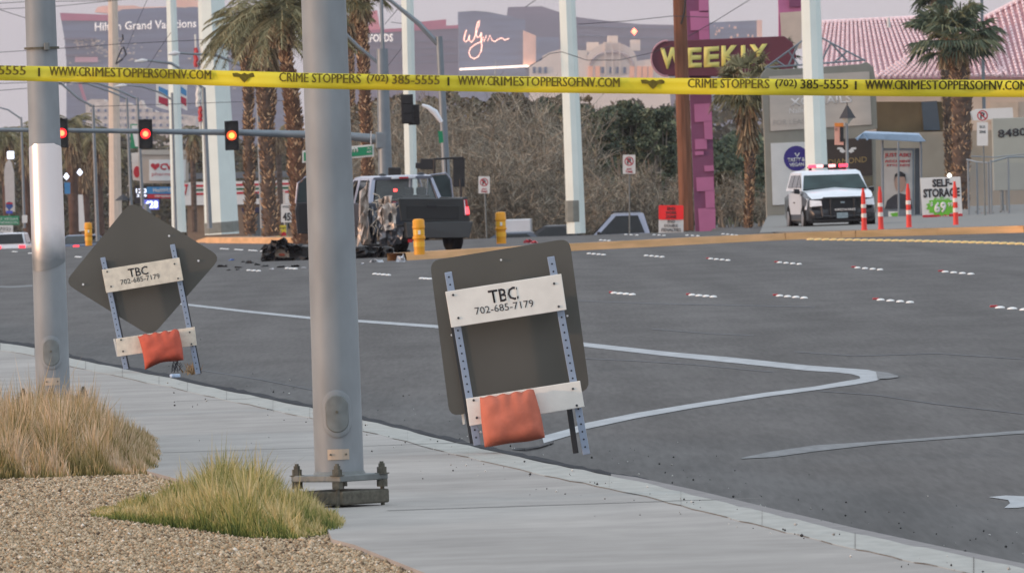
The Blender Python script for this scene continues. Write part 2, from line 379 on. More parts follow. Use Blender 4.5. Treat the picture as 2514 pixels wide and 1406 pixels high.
strip([(1980, 896), (2060, 902), (2130, 907), (2168, 915), (2176, 924), (2150, 934), (2100, 943)], [(1980, 909), (2050, 913), (2090, 917.5), (2110, 923), (2112, 928), (2100, 931), (2080, 934)], m_line, 'lane_line', 'rounded tip joining the two white edge lines', .004)
strip([(2150, 910), (2180, 914), (2205, 922)], [(2155, 929), (2180, 929), (2205, 925)], m_line2, 'lane_line', 'faded older paint beyond the rounded white tip', .008)
strip([(1820, 1123), (1890, 1108), (2000, 1092), (2160, 1082), (2330, 1070), (2514, 1055), (2800, 1030)], [(1822, 1125), (1900, 1121), (2000, 1107), (2160, 1089), (2330, 1076), (2514, 1063), (2800, 1040)], m_line2, 'lane_line', 'thin worn white line on the near right lane')
strip([(-60, 700), (30, 702), (80, 699)], [(-60, 704), (30, 706), (80, 703)], m_line2, 'lane_line', 'faint white line far left behind the grey pole')
b_ = MB(); b_.add([GP(x, y, .004) for x, y in [(2427, 1219), (2470, 1215), (2560, 1219), (2640, 1226), (2640, 1236), (2560, 1238), (2500, 1245), (2465, 1246), (2480, 1234), (2475, 1226)]], [tuple(range(10))])
struct(tag(b_.build('road_arrow', m_line), 'white painted arrow cut by the right border'))
# tar seams
m_tar = mat('tar', K(72, 74, 80), .6)
for k, ln in enumerate([[(1400, 877), (1560, 884), (1700, 893), (1900, 912)], [(2010, 958), (2150, 968), (2300, 990), (2514, 1014)], [(1600, 806), (1750, 818), (1850, 822)], [(1950, 862), (2100, 872), (2300, 866), (2514, 880)], [(1300, 732), (1600, 744), (2000, 752)], [(480, 905), (640, 930), (800, 962)]]):
    strip([(x, y) for x, y in ln], [(x, y + 1.6) for x, y in ln], m_tar, 'road_seam', 'dark tar seam in the asphalt', .0035)
# ---- raised lane dots
m_dot = mat('ceramic_white', K(236, 236, 234), .35, var=.05); m_refl = mat('red_reflector', K(170, 60, 66), .35, var=.1)
m_ydot = mat('ceramic_yellow', K(226, 190, 120), .45, var=.12, scale=20)
rows = [(1500, 720, 60), (1690, 725, 70), (1904, 727, 80), (2150, 737, 96), (2440, 756, 120), (1030, 684, 30), (915, 673, 44), (700, 659, 30), (605, 664, 36), (1440, 623, 48), (1580, 628, 52), (1738, 636, 56), (1906, 645, 64), (2096, 658, 74), (2310, 668, 84), (1360, 576, 30), (1470, 590, 30), (1530, 576, 40), (1600, 577, 36), (1680, 578, 40), (1770, 575, 44), (1880, 583, 30), (540, 611, 22), (575, 613, 22), (610, 615, 22), (640, 617, 18), (185, 631, 14), (130, 619, 14), (70, 622, 14), (30, 618, 12)]
gi = 0
for gx0, gy0, wd in rows:
    for k in range(4 if wd > 40 else 3):
        c_ = GP(gx0 + wd * (k + .5) / (4 if wd > 40 else 3), gy0 + k * .035 * wd * .6, 0)
        s1 = F / c_.y; r = max(.055, wd / 4.2 / s1 / 2 * .9)
        d_ = MB().lathe(c_ + Vector((0, 0, -.003)), [(r, 0), (r * .93, .014), (r * .6, .024), (r * .2, .028)], 12)
        o = d_.build('lane_marker', m_dot, smooth=True)
        tag(o, 'round white raised pavement marker in a dashed row', 'marker', 'raised lane markers on the road')
    if wd > 55:
        c_ = GP(gx0, gy0 - .02 * wd, 0); s1 = F / c_.y
        o = MB().box(c_ + Vector((0, 0, .012)), (wd * .16 / s1, .1, .026)).build('reflector_marker', m_refl, bevel=.006)
        tag(o, 'small red reflector at the head of a row of white markers', 'reflector', 'red reflectors at the head of lane marker rows')
yt = []
x_ = 1990.0
while x_ < 2560:
    y_ = float(np.interp(x_, [1990, 2100, 2250, 2400, 2514, 2600], [589, 590.5, 593, 597, 600.5, 604]))
    c_ = GP(x_, y_, 0); o = MB().lathe(c_ + Vector((0, 0, -.003)), [(.11, 0), (.10, .025), (.06, .045), (.02, .05)], 10).build('median_dot', m_ydot, smooth=True)
    tag(o, 'round yellow raised marker in the line along the median kerb', 'marker', 'yellow raised markers beside the median'); x_ += 19
# ---- medians
m_ykerb = mat('yellow_kerb_paint', K(214, 166, 112, .9), .75, var=.32, scale=1.1, stretch=(1, .3, 6), detail=8, col2=K(238, 184, 130, .95))
m_mtop = mat('median_top', K(122, 118, 112), .85, var=.15, scale=2)
def median(pts, wdt, h, label):
    pts = dens(pts, 30, 0); fr = [GP(x, y, 0) for x, y in pts]; bk = []
    for i, p in enumerate(fr):
        d = (fr[min(i + 1, len(fr) - 1)] - fr[max(i - 1, 0)]); nrm = Vector((-d.y, d.x, 0)).normalized()
        if nrm.y < 0: nrm = -nrm
        bk.append(p + nrm * wdt)
    f_ = MB()
    T = lambda p, h: Vector((p.x, p.y, p.z + h))
    for i in range(len(fr) - 1):
        nf = (bk[i] - fr[i]).normalized() * .04
        f_.add([T(fr[i], -.05), T(fr[i + 1], -.05), T(fr[i + 1] + nf, h), T(fr[i] + nf, h), T(fr[i] + nf * 5, h), T(fr[i + 1] + nf * 5, h)], [(0, 1, 2, 3), (3, 2, 5, 4)])
        f_.add([T(bk[i], -.05), T(bk[i + 1], -.05), T(bk[i + 1], h), T(bk[i], h), T(bk[i] - nf * 5, h), T(bk[i + 1] - nf * 5, h)], [(1, 0, 3, 2), (2, 3, 4, 5)])
    root = f_.build('median', m_ykerb, fix=False); struct(tag(root, label))
    t_ = MB()
    for i in range(len(fr) - 1):
        nf = (bk[i] - fr[i]).normalized() * .2
        t_.add([T(fr[i] + nf, h - .004), T(fr[i + 1] + nf, h - .004), T(bk[i + 1] - nf, h - .004), T(bk[i] - nf, h - .004)], [(0, 1, 2, 3)])
    for i in (0, len(fr) - 1): f_ = None
    t_.build('median_top', m_mtop, root, fix=False)
    return root
median([(2800, 560), (2514, 571), (2300, 577), (2100, 583), (1930, 589), (1760, 597), (1600, 606), (1440, 614), (1250, 624), (1100, 633), (1020, 638), (1000, 639)], .5, .17, 'yellow painted median kerb running right from the crashed truck')
median([(740, 599), (600, 597.5), (440, 596)], 1.2, .22, 'yellow painted median kerb left of the crashed truck')
# far sidewalk on the right
bm = MB(); a_ = [(3000, 546), (2514, 553), (2300, 559), (2100, 564), (1900, 569), (1865, 571)]
fr = [GP(x, y, .12) for x, y in a_]; bm.slab(fr + [Vector((9.2, 362, fr[-1].z)), Vector((40, 362, fr[0].z))], .3)
struct(tag(bm.build('far_sidewalk', mat('far_concrete', K(150, 148, 144, .7), .85, var=.08)), 'grey far sidewalk behind the police vehicle and bus shelter'))
fz = fr[0].z
# small stones and grit on sidewalk and road edge
n = 300; pxs = rng.uniform(380, 2514, n); bias = np.abs(rng.normal(0, 55, n))
pts = []
for a, q in zip(pxs, bias):
    ye = np.interp(a, [e_[0] for e_ in edge], [e_[1] for e_ in edge])
    pts.append(GP(a, ye - 8 - q, 0) if rng.random() < .6 else Z0(a, ye + 6 + q * .8, 0))
pts = np.array([p[:] for p in pts]); n = len(pts); sz = np.minimum(rng.gamma(3, .0016, n), .010)
V = base8[None] * rng.uniform(.6, 1.2, (n, 6, 1)) * sz[:, None, None] + pts[:, None] + np.array([0, 0, .006])
FF = (f8[None] + (np.arange(n) * 6)[:, None, None]).reshape(-1, 3)
o = npmesh('road_grit', V.reshape(-1, 3), FF, tone_mat('grit', [(0, (.03, .03, .03)), (.65, (.05, .05, .05)), (.7, (.3, .29, .27)), (1, (.75, .75, .72))]), attr=np.repeat(rng.random(n), 6)); o['kind'] = 'stuff'; o['label'] = 'scattered grit and small stones along the kerb'
# ============================================================ FOREGROUND
m_galv = mat('galvanised_steel', K(146, 153, 158, .88), .6, metal=.1, var=.15, scale=4.5, stretch=(1, 1, .5), detail=8, spec=.4)
m_galv2 = mat('galvanised_plate', K(132, 138, 138, .8), .6, metal=.3, var=.14, scale=14)
m_bolt = mat('rusty_bolt', K(110, 108, 98, .8), .7, metal=.4, var=.25, scale=40)
m_tagp = mat('tag_plate', K(200, 184, 166, .9), .5, metal=.2, var=.08)
m_wrap = mat('polished_wrap', (.97, .95, .96), .33, metal=.85, var=0.0)
t = m_wrap.node_tree; b = t.nodes['Principled BSDF']
tw_ = t.nodes.new('ShaderNodeTexCoord'); sw_ = t.nodes.new('ShaderNodeSeparateXYZ'); t.links.new(tw_.outputs['Object'], sw_.inputs[0]); nw_ = t.nodes.new('ShaderNodeTexNoise'); nw_.inputs['Scale'].default_value = 9; t.links.new(tw_.outputs['Object'], nw_.inputs[0])
aw_ = t.nodes.new('ShaderNodeMath'); aw_.operation = 'MULTIPLY_ADD'; t.links.new(nw_.outputs[0], aw_.inputs[0]); aw_.inputs[1].default_value = .10; t.links.new(sw_.outputs['Z'], aw_.inputs[2])
mw_ = t.nodes.new('ShaderNodeMapRange'); mw_.inputs['From Min'].default_value = 1.24; mw_.inputs['From Max'].default_value = 1.52; t.links.new(aw_.outputs[0], mw_.inputs[0])
cw_ = t.nodes.new('ShaderNodeMixRGB'); cw_.inputs[1].default_value = (*K(140, 146, 150, .85), 1); cw_.inputs[2].default_value = (.97, .95, .96, 1); t.links.new(mw_.outputs[0], cw_.inputs[0]); t.links.new(cw_.outputs[0], b.inputs['Base Color'])
rw_ = t.nodes.new('ShaderNodeMapRange'); rw_.inputs['To Min'].default_value = .6; rw_.inputs['To Max'].default_value = .30; t.links.new(mw_.outputs[0], rw_.inputs[0]); t.links.new(rw_.outputs[0], b.inputs['Roughness'])
tc_ = t.nodes.new('ShaderNodeTexCoord'); sp = t.nodes.new('ShaderNodeSeparateXYZ'); t.links.new(tc_.outputs['Object'], sp.inputs[0])
def light_pole(label, base, rb, taper, H, wrap=None, hh=(.60, .13)):
    root = thing('light_pole', label, 'light pole', base); bx, by, bz = base
    pz = .17
    prof = [(rb, pz), (rb, pz + .3), (rb - taper * H, pz + H)]
    MB().lathe((bx, by, bz), prof, 40).build('pole_shaft', m_galv, root, smooth=True)
    r1 = rb + .002
    # hand hole: rim and cover following the shaft
    for nm, s_, pr, m in (('handhole_rim', 1.0, .010, m_galv), ('handhole_cover', .80, .016, m_galv2)):
        hw, hhh, z0 = .078 * s_, .127 * s_, bz + hh[0]
        def ring(k, q, pr_):
            pts = []
            for j in range(28):
                a = 2 * math.pi * j / 28; x = math.cos(a) * hw * q; z = math.sin(a) * hw * q + (hhh - hw) * q * (1 if math.sin(a) > 0 else -1)
                yy = math.sqrt(max(0, r1 ** 2 - x * x)); pts.append(Vector((bx + x, by - yy - pr_, z0 + z)))
            return pts
        g = MB(); g.loft([ring(0, 1.0, -.01), ring(1, 1.0, pr * .6), ring(2, .94, pr), ring(3, .5, pr)] + ([ring(4, .02, pr)] if nm.endswith('cover') else [ring(4, .02, pr)])); g.build(nm, m, root, smooth=True)
    MB().tube((bx, by - r1 - .012, bz + hh[0] + .01), (bx, by - r1 - .022, bz + hh[0] + .01), .008).build('cover_screw', m_bolt, root)
    tp = MB(); W_ = .058
    pts = []
    for x in np.linspace(-W_, W_, 7): yy = math.sqrt(r1 ** 2 - x * x); pts.append((x, yy))
    for i in range(6):
        (xa, ya), (xb, yb) = pts[i], pts[i + 1]; z0 = bz + hh[0] - .246
        tp.add([(bx + xa, by - ya - .003, z0), (bx + xb, by - yb - .003, z0), (bx + xb, by - yb - .003, z0 + .056), (bx + xa, by - ya - .003, z0 + .056)], [(0, 1, 2, 3)])
    pl_ = tp.build('label_plate', m_tagp, root, fix=False)
    for sx in (-.042, .042): MB().tube((bx + sx, by - r1 + .004, z0 + .028), (bx + sx, by - r1 - .008, z0 + .028), .006).build('rivet', m_bolt, pl_)
    M45 = Matrix.Rotation(R(47), 3, 'Z')
    MB().box((bx, by, bz + .155), (.37, .37, .035), M45).build('base_plate', m_galv2, root, bevel=.006)
    MB().box((bx + .012, by, bz + .05), (.36, .36, .075), M45).build('footing_block', m_bolt, root, bevel=.01)
    MB().lathe((bx, by, bz), [(rb + .012, .172), (rb + .002, .19)], 32).build('weld_collar', m_galv2, root, smooth=True)
    for k in range(4):
        a = R(43 + 45 + 90 * k); r = .228; x, y = bx + r * math.cos(a), by + r * math.sin(a)
        bo = MB().tube((x, y, bz - .02), (x, y, bz + .235), .011).tube((x, y, bz + .172), (x, y, bz + .205), .027, n=6).tube((x, y, bz + .1), (x, y, bz + .138), .03, n=6)
        bo.tube((x, y, bz + .205), (x, y, bz + .224), .018, n=6).tube((x, y, bz + .168), (x, y, bz + .174), .04).build('anchor_bolt', m_bolt, root)
    return root
pr = Z0(836, 1242); rp = light_pole('thick grey galvanised light pole with four anchor bolts, in front of the crashed truck', pr, .131, .0047, 7.0, hh=(.50, .127))
pl = Z0(133, 1027); lp = light_pole('grey galvanised light pole with a bright polished band, rising from the brown grass', pl, .128, .0047, 9.0, hh=(.50, .127))
# polished band on the left pole, wrapped round its shaft and fading to the shaft's grey at its lower edge
sL = F / pl.y; zt, zb = (1027 - 352) / sL, (1027 - 632) / sL
g = MB(); n = 40; secs = []
for j, z in enumerate(np.linspace(zb, zt, 12)):
    r = .128 - .0047 * (z - .3) + .0035
    ring = []
    for k in range(n):
        a = 2 * math.pi * k / n; dz = 0
        if j == 0: dz = -.10 * (0.5 + .5 * math.cos(a - R(235)))
        if j == 11: dz = -.035 * (math.cos(a + R(90)) < .75 and 1 or 0) * (1 - math.cos(a + R(90)))
        ring.append(Vector((pl.x + r * math.cos(a), pl.y + r * math.sin(a), pl.z + z + dz)))
    secs.append(ring)
g.loft(secs, close=False).build('polished_band', m_wrap, lp, smooth=True)
z_ = pl.z + (1027 - 118) / sL
MB().lathe((pl.x, pl.y, z_), [(.128, -.008), (.132, -.008), (.132, .008), (.128, .008)], 32).build('steel_strap', m_bolt, lp, smooth=True)
MB().box((pl.x + .045, pl.y - .135, z_ + .01), (.04, .05, .06)).build('strap_buckle', m_galv2, lp, bevel=.008)

# ---- portable work-zone signs seen from behind
m_back = mat('sign_back', K(104, 103, 97, .84), .55, metal=.2, var=.10, scale=1.6, detail=5, spec=.4)
m_board = mat('white_board', K(236, 234, 226, .98), .6, var=.05, scale=9, detail=8)
m_board_w = mat('grimy_board', K(230, 222, 204, .95), .6, var=.12, scale=16, detail=9)
m_leg = mat('perforated_steel', K(168, 184, 206, .85), .45, metal=.45, var=.06)
m_dleg = mat('dark_steel', K(70, 74, 78, .8), .6, metal=.3, var=.1)
m_ink = mat('stencil_ink', K(62, 60, 66, .6), .8, var=.15, scale=30)
m_hole = mat('punched_hole', (.02, .02, .025), .9, var=0)
m_bright = mat('bolt_head', (.85, .85, .85), .35, metal=.6, var=0)
m_bag = mat('orange_sandbag', K(198, 112, 90, .92), .85, var=.12, scale=10, bump=.4, detail=6)
m_bag2 = mat('red_orange_sandbag', K(198, 94, 74, .92), .85, var=.14, scale=10, bump=.4, detail=6)
def work_sign(label, D, panel, pr_, legs, rear, b1, b2, rearb, tx, mb, dots, perf):
    foot = P(*legs[0][0], D); root = thing('portable_sign', label, 'road sign', foot)
    th_ = .004
    o = MB().pp(rquad(panel, pr_), D + .22, .004).build('sign_panel', m_back, root)
    for x, y in dots: MB().pp(circ(x, y, 2.8, n=10), D + .205, .01).build('panel_bolt', m_bright, root)
    def leg(p0, p1, w, D_, m, nm):
        v = Vector((p1[0] - p0[0], p1[1] - p0[1])); nn = Vector((-v.y, v.x)).normalized() * w / 2
        q = [(p0[0] + nn.x, p0[1] + nn.y), (p0[0] - nn.x, p0[1] - nn.y), (p1[0] - nn.x, p1[1] - nn.y), (p1[0] + nn.x, p1[1] + nn.y)]
        return MB().pp(q, D_, .04).build(nm, m, root, bevel=.003)
    for p0, p1, w in legs:
        l_ = leg(p0, p1, w, D + .05, m_leg, 'leg')
        h = MB(); Ln = math.hypot(p1[0] - p0[0], p1[1] - p0[1]); k = perf
        v = Vector((p1[0] - p0[0], p1[1] - p0[1])) / Ln
        while k < Ln - 4:
            c_ = Vector(p0) + v * k; h.pp(circ(c_.x, c_.y, w * .13, n=8), D + .0475, .002); k += perf
        h.build('hole_pattern', m_hole, l_)
        nn = Vector((-v.y, v.x)) * w * .5 * (1 if v.y > 0 else -1)
    for p0, p1, w in rear: leg(p0, p1, w, D + .2, m_dleg, 'rear_leg')
    MB().pp(b1, D, .03).build('upper_board', mb, root, bevel=.003); MB().pp(b2, D, .03).build('lower_board', mb, root, bevel=.003)
    for b_ in (b1, b2):
        for i in range(4):
            c0 = sum((Vector(q) for q in b_), Vector((0, 0))) / 4; c_ = Vector(b_[i]) + (c0 - Vector(b_[i])) * .13
            c_ = Vector((c_.x, Vector(b_[i]).y + (c0.y - b_[i][1]) * .36)); MB().pp(circ(c_.x, c_.y, 3 if D < 80 else 2.2, n=8), D - .006, .008).build('board_bolt', m_dleg, root)
    MB().pp(rearb, D + .25, .03).build('rear_board', m_board, root)
    for body, a, b_, c_ in tx: 
        tt = text(body, a, b_, c_, D - .001, m_ink, root, bold=.012 if len(body) == 3 else -.004, t=.0015)
    return root
DR = F / 392.0
rs = work_sign('tilted square work-zone sign seen from behind, with orange sandbag on its lower white board', DR,
    [(1055, 640), (1398, 585), (1448, 958), (1104, 1022)], 26,
    [((1172, 1092), (1100, 668), 18), ((1440, 1115), (1352, 630), 18)],
    [((1160, 1088), (1112, 800), 12), ((1414, 1112), (1396, 990), 14)],
    [(1093, 716), (1378, 672), (1391, 760), (1108, 804)], [(1144, 978), (1424, 934), (1435, 998), (1153, 1045)],
    [(1127, 974), (1133, 973), (1142, 1040), (1136, 1042)],
    [('TBC', (1203, 745), (1274, 734), (1197, 713)), ('702-685-7179', (1168, 772), (1311, 752), (1164.5, 755))], m_board,
    [(1230, 638), (1109, 822), (1393, 775), (1180, 1060)], 19)
# stencil bridges
g = MB()
for q in ([(1240, 708), (1242.5, 707.5), (1247, 740), (1244.5, 740.5)], [(1264, 704), (1266, 703.7), (1270, 738), (1268, 738.5)]): g.pp(q, DR - .004, .002)
g.build('stencil_bridge', m_board, rs)
DL = F / 266.0
ls = work_sign('dark diamond work-zone sign seen from behind beside the banded pole', DL,
    [(322, 494), (543, 631), (372, 826), (158, 694)], 26,
    [((309, 906), (252, 632), 12), ((486, 918), (423, 600), 12)],
    [((315, 905), (259, 640), 8), ((491, 916), (430, 610), 8)],  # rear legs offset so their dark edge imitates shading on the front legs
    [(250, 662), (440, 632), (450, 688), (261, 719)], [(284, 831), (478, 802), (483, 847), (290, 875)],
    [(278, 832), (282, 831), (291, 874), (287, 875)],
    [('TBC', (317, 681), (365, 673), (313, 660)), ('702-685-7179', (297, 699), (393, 683), (294.5, 687))], m_board_w,
    [(415, 579), (487, 640), (204, 698)], 14)
def sandbag(label, D, corners, m, bulge, folds=()):
    """corners TL, TR, BR, BL; bulge = outward bow of top, right, bottom, left edges"""
    (x0, y0), (x1, y1), (x2, y2), (x3, y3) = corners; bt, br, bb, bl_ = bulge; n = 26; secs = []; V = []; W = []
    for i in range(n + 1):
        for j in range(n + 1):
            u_, v_ = j / n, i / n; X = (x0 * (1 - u_) + x1 * u_) * (1 - v_) + (x3 * (1 - u_) + x2 * u_) * v_; Y = (y0 * (1 - u_) + y1 * u_) * (1 - v_) + (y3 * (1 - u_) + y2 * u_) * v_
            su, sv = math.sin(math.pi * u_), math.sin(math.pi * v_); X += sv * (br * u_ - bl_ * (1 - u_)); Y += su * (bb * v_ - bt * (1 - v_))
            Y += 2.2 * math.sin(u_ * 26) * max(0, .14 - v_) / .14 + 1.2 * math.sin(u_ * 9 + 1) * (v_ > .93)
            h = (max(0, 1 - (2 * u_ - 1) ** 6) * max(0, 1 - (2 * v_ - 1) ** 4)) ** .6 * (.55 + .6 * v_)
            wr_ = .010 * math.sin(u_ * 30 + math.sin(v_ * 5)) * math.exp(-v_ * 5) + .007 * math.sin(u_ * 7 + v_ * 9) * sv + .004 * math.sin(v_ * 23 + u_ * 4) * (1 - su)
            V.append(P(X, Y, D - .02 - .11 * h - wr_ * su)); W.append(P(X, Y, D + .02 + .04 * h))
    N1 = (n + 1) ** 2; fs = []; q = lambda i, j: i * (n + 1) + j
    for i in range(n):
        for j in range(n): fs += [(q(i, j), q(i, j + 1), q(i + 1, j + 1), q(i + 1, j)), (N1 + q(i, j), N1 + q(i + 1, j), N1 + q(i + 1, j + 1), N1 + q(i, j + 1))]
    for k in range(n): fs += [(q(0, k), N1 + q(0, k), N1 + q(0, k + 1), q(0, k + 1)), (q(n, k + 1), N1 + q(n, k + 1), N1 + q(n, k), q(n, k)), (q(k + 1, 0), N1 + q(k + 1, 0), N1 + q(k, 0), q(k, 0)), (q(k, n), N1 + q(k, n), N1 + q(k + 1, n), q(k + 1, n))]
    o = MB().add(V + W, fs).build('sandbag', m, smooth=True); tag(o, label, 'sandbag'); o.data.set_sharp_from_angle(angle=R(100)); return o
def jag(pts, step=14, j=1.2):
    o = []
    for i in range(len(pts)):
        a, b_ = pts[i], pts[(i + 1) % len(pts)]; L_ = math.hypot(b_[0] - a[0], b_[1] - a[1]); n = max(1, int(L_ / step))
        for k in range(n): o.append((a[0] + (b_[0] - a[0]) * k / n + random.uniform(-j, j), a[1] + (b_[1] - a[1]) * k / n + random.uniform(-j, j)))
    return o
sandbag('orange sandbag over the lower white board of the square sign', DR - .06, [(1178, 974), (1310, 954), (1338, 1074), (1190, 1096)], m_bag, (-2, 3, 2, 2))
sandbag('red-orange sandbag hanging from the lower board of the diamond sign', DL - .06, [(338, 824), (438, 808), (451, 884), (356, 906)], m_bag2, (0, 2, -6, -3))
# rubbish at the foot of the diamond sign
g = MB()
for k in range(14):
    a = P(432 + random.uniform(-8, 10), 880 + random.uniform(0, 12), DL + .02); b_ = P(425 + random.uniform(-6, 18), 912 + random.uniform(-6, 6), DL - .02); mid = (a + b_) / 2 + Vector((random.uniform(-.03, .03), 0, 0)); g.path([a, mid, b_], .0025, 4)
tag(g.build('frayed_cord', mat('cord_dark', (.03, .035, .05), .8), None), 'frayed dark cords hanging under the red-orange sandbag', 'cord')
g = MB(); c_ = Z0(430, 926); g.box(c_ + Vector((0, 0, .015)), (.09, .05, .03), Matrix.Rotation(R(25), 3, 'Z'))
tag(g.build('crumpled_can', mat('litter_blue', K(180, 200, 225), .4, var=.2, scale=30), bevel=.008), 'small crumpled pale blue scrap by the diamond sign', 'litter')
g = MB()
for k in range(60):
    a = GP(470 + random.gauss(0, 10), 917 + random.gauss(0, 2), 0); g.add([a, a + Vector((.015, 0, .01)), a + Vector((random.uniform(-.06, .08), random.uniform(-.1, .1), random.uniform(.03, .13)))], [(0, 1, 2)])
tag(g.build('dry_leaf_pile', mat('dry_leaf', K(160, 130, 96, .8), .9, var=.3, scale=50), fix=False), 'dry leaves gathered at the right foot of the diamond sign', 'leaves', kind='stuff')
g = MB(); g.path([GP(1262, 1104), GP(1290, 1107) + Vector((0, 0, .01)), GP(1320, 1102) + Vector((0, 0, .015)), GP(1356, 1089) + Vector((0, 0, .01))], .012, 5)
tag(g.build('rubber_strip', m_dleg), 'dark rubber strip lying under the square sign', 'debris')

# ---- police tape
m_tape = mat('yellow_tape', K(236, 220, 58, .95), .4, var=.03, scale=3); m_tink = mat('tape_ink', K(70, 63, 14, .8), .6, var=0)
DT = 45.5
kx = [-500, 0, 300, 600, 760, 1260, 1600, 1900, 2200, 2514, 3000]; kt = [148, 161, 166.5, 175, 180, 188, 191.5, 194, 196, 197, 199]; kb = [186, 198, 204.5, 212.5, 218, 227, 231, 234, 237, 239, 242]
X_ = np.arange(-500, 3001, 25)
def cub(x, xs_, ys_):  # smooth interpolation of the sag
    return float(np.mean([np.interp(x + d, xs_, ys_) for d in (-60, -30, 0, 30, 60)]))
def DTx(x): return DT + .05 * math.sin(x / 170.0) + .02 * math.sin(x / 61.0)
V = []
for x in X_:
    a, b_ = cub(x, kx, kt), cub(x, kx, kb)
    for q in (0, .33, .66, 1): V.append(P(x, a + (b_ - a) * q, DTx(x) + .006 * math.sin(q * 3.1 + x / 90)))
n = len(X_); Fq = [(i * 4 + j, (i + 1) * 4 + j, (i + 1) * 4 + j + 1, i * 4 + j + 1) for i in range(n - 1) for j in range(3)]
tape = MB().add(V, Fq).build('police_tape', m_tape, smooth=True, fix=False); tag(tape, 'yellow police tape with black crime stoppers lettering stretched across the road', 'police tape')
so = tape.modifiers.new('s', 'SOLIDIFY'); so.thickness = .0006
m_tink2 = mat('olive_tape_ink', K(112, 100, 26, .9), .6, var=.25, scale=60)  # paler olive ink imitates the blur of the print
def tt(body, x0, x1, h=23.5, b=.01):
    n_ = 1
    ya, yb = cub(x0, kx, kt), cub(x1, kx, kt); ha = cub(x0, kx, kb) - ya
    text(body, (x0, ya + ha * .30 + h * .5), (x1, yb + ha * .30 + h * .5), (x0, ya + ha * .30 - h * .5 + 1), min(DTx(x0), DTx(x1), DTx((x0 + x1) / 2)) - .012, m_tink if x0 > 1880 else m_tink2, tape, bold=0, t=.0004, dup=.0017)
def badge(x):
    y = cub(x, kx, kt) + 3; g = MB()
    g.pp([(x - 30, y + 2), (x - 18, y + 1), (x - 8, y + 5), (x, y + 1), (x + 8, y + 5), (x + 18, y + 1), (x + 30, y + 2), (x + 27, y + 11), (x + 13, y + 12), (x + 5, y + 21), (x, y + 25), (x - 5, y + 21), (x - 13, y + 12), (x - 27, y + 11)], DTx(x) - .008, .0004); g.build('badge_print', m_tink2, tape)
# split long words so that each piece follows the sag of the ribbon
def run(body, x0, x1, parts):
    k = 0; tot = len(body); 
    W_ = [1.35 if ch in 'WM' else (.45 if ch in '.I|-()' else (.5 if ch == ' ' else 1)) for ch in body]; S_ = sum(W_)
    cs_ = 0
    while k < tot:
        m_ = min(tot, k + parts); seg = body[k:m_]; w_ = sum(W_[k:m_]); a = x0 + (x1 - x0) * cs_ / S_; b_ = x0 + (x1 - x0) * (cs_ + w_) / S_
        if seg.strip(): 
            lead = sum(.5 for ch in seg[:len(seg) - len(seg.lstrip())]) ; tail = .5 if seg.endswith(' ') else 0
            tt(seg.strip(), a + (x1 - x0) * lead / S_ + 1, b_ - (x1 - x0) * tail / S_ - 1)
        cs_ += w_; k = m_
for o_ in (-1000, 0, 1003, 2003):
    if o_ == -1000: tt('5555', -4, 62); continue
    run('WWW.CRIMESTOPPERSOFNV.COM', 120 + o_, 518 + o_, 5)
    g_ = MB(); xb = 95 + (1 if o_ == 0 else 3) + o_; yb = cub(xb, kx, kt); g_.pp([(xb - 2.5, yb + 4), (xb + 2.5, yb + 4), (xb + 2.5, yb + 25), (xb - 2.5, yb + 25)], DTx(xb) - .008, .0004); g_.build('bar_print', m_tink, tape)
    if o_ < 2000:
        badge(600 + o_); run('CRIME STOPPERS', 684 + o_, 886 + o_, 5); tt('(702)', 900 + o_, 952 + o_); tt('385-5555', 962 + o_, 1078 + o_)

# ---- grass clumps
def grass(name, label, outline_base, ncl, D0, D1, hfun, stops, n, lean=.35, wbl=.0035, seed=3):
    rg = np.random.default_rng(seed)
    px = rg.uniform(outline_base[0], outline_base[1], n); D = rg.uniform(D0, D1, n)
    hm = np.array([hfun(a, d) for a, d in zip(px, D)]); ok = hm > .01; px, D, hm = px[ok], D[ok], hm[ok]; n = len(px)
    x = (px - CX) / F * D; root = np.stack([x, D, np.full(n, -.02)], 1)
    ncl_c = rg.integers(0, ncl, n); ctr = np.stack([rg.uniform(x.min(), x.max(), ncl), rg.uniform(D0, D1, ncl)], 1)
    dxy = (root[:, :2] - ctr[ncl_c]); 
    ang = rg.uniform(0, 2 * np.pi, n); ln = np.abs(rg.normal(0, lean, n)) + .05
    h = hm * rg.uniform(.45, 1.0, n) * (.82 + .3 * np.sin(px / 29 + D * 2.3) * np.sin(px / 11 + D * 1.3)); tall = rg.random(n) < .03; h = h * np.where(tall, 1.35, 1)
    dirv = np.stack([np.cos(ang) * ln, np.sin(ang) * ln, np.ones(n)], 1); dirv /= np.linalg.norm(dirv, axis=1)[:, None]
    mid = root + dirv * h[:, None] * .55; tip = root + dirv * h[:, None] + np.stack([np.cos(ang), np.sin(ang), -.5 * np.ones(n)], 1) * (ln * h * .35)[:, None]
    a2 = rg.uniform(-.6, .6, n); sd = np.stack([np.cos(a2), np.sin(a2), np.zeros(n)], 1) * wbl * rg.uniform(.6, 1.4, n)[:, None]
    V = np.stack([root - sd, root + sd, mid + sd * .8, mid - sd * .8, tip], 1).reshape(-1, 3)
    i = np.arange(n)[:, None] * 5
    F3 = np.concatenate([i + np.array([[0, 1, 2]]), i + np.array([[0, 2, 3]]), i + np.array([[3, 2, 4]])])
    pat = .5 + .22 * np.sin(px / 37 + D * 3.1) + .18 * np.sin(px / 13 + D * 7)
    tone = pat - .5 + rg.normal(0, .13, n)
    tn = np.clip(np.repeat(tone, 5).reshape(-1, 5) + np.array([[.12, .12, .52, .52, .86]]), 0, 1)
    o = npmesh(name, V, F3, tone_mat(name + '_blades', stops), attr=tn.ravel()); tag(o, label, 'grass'); return o
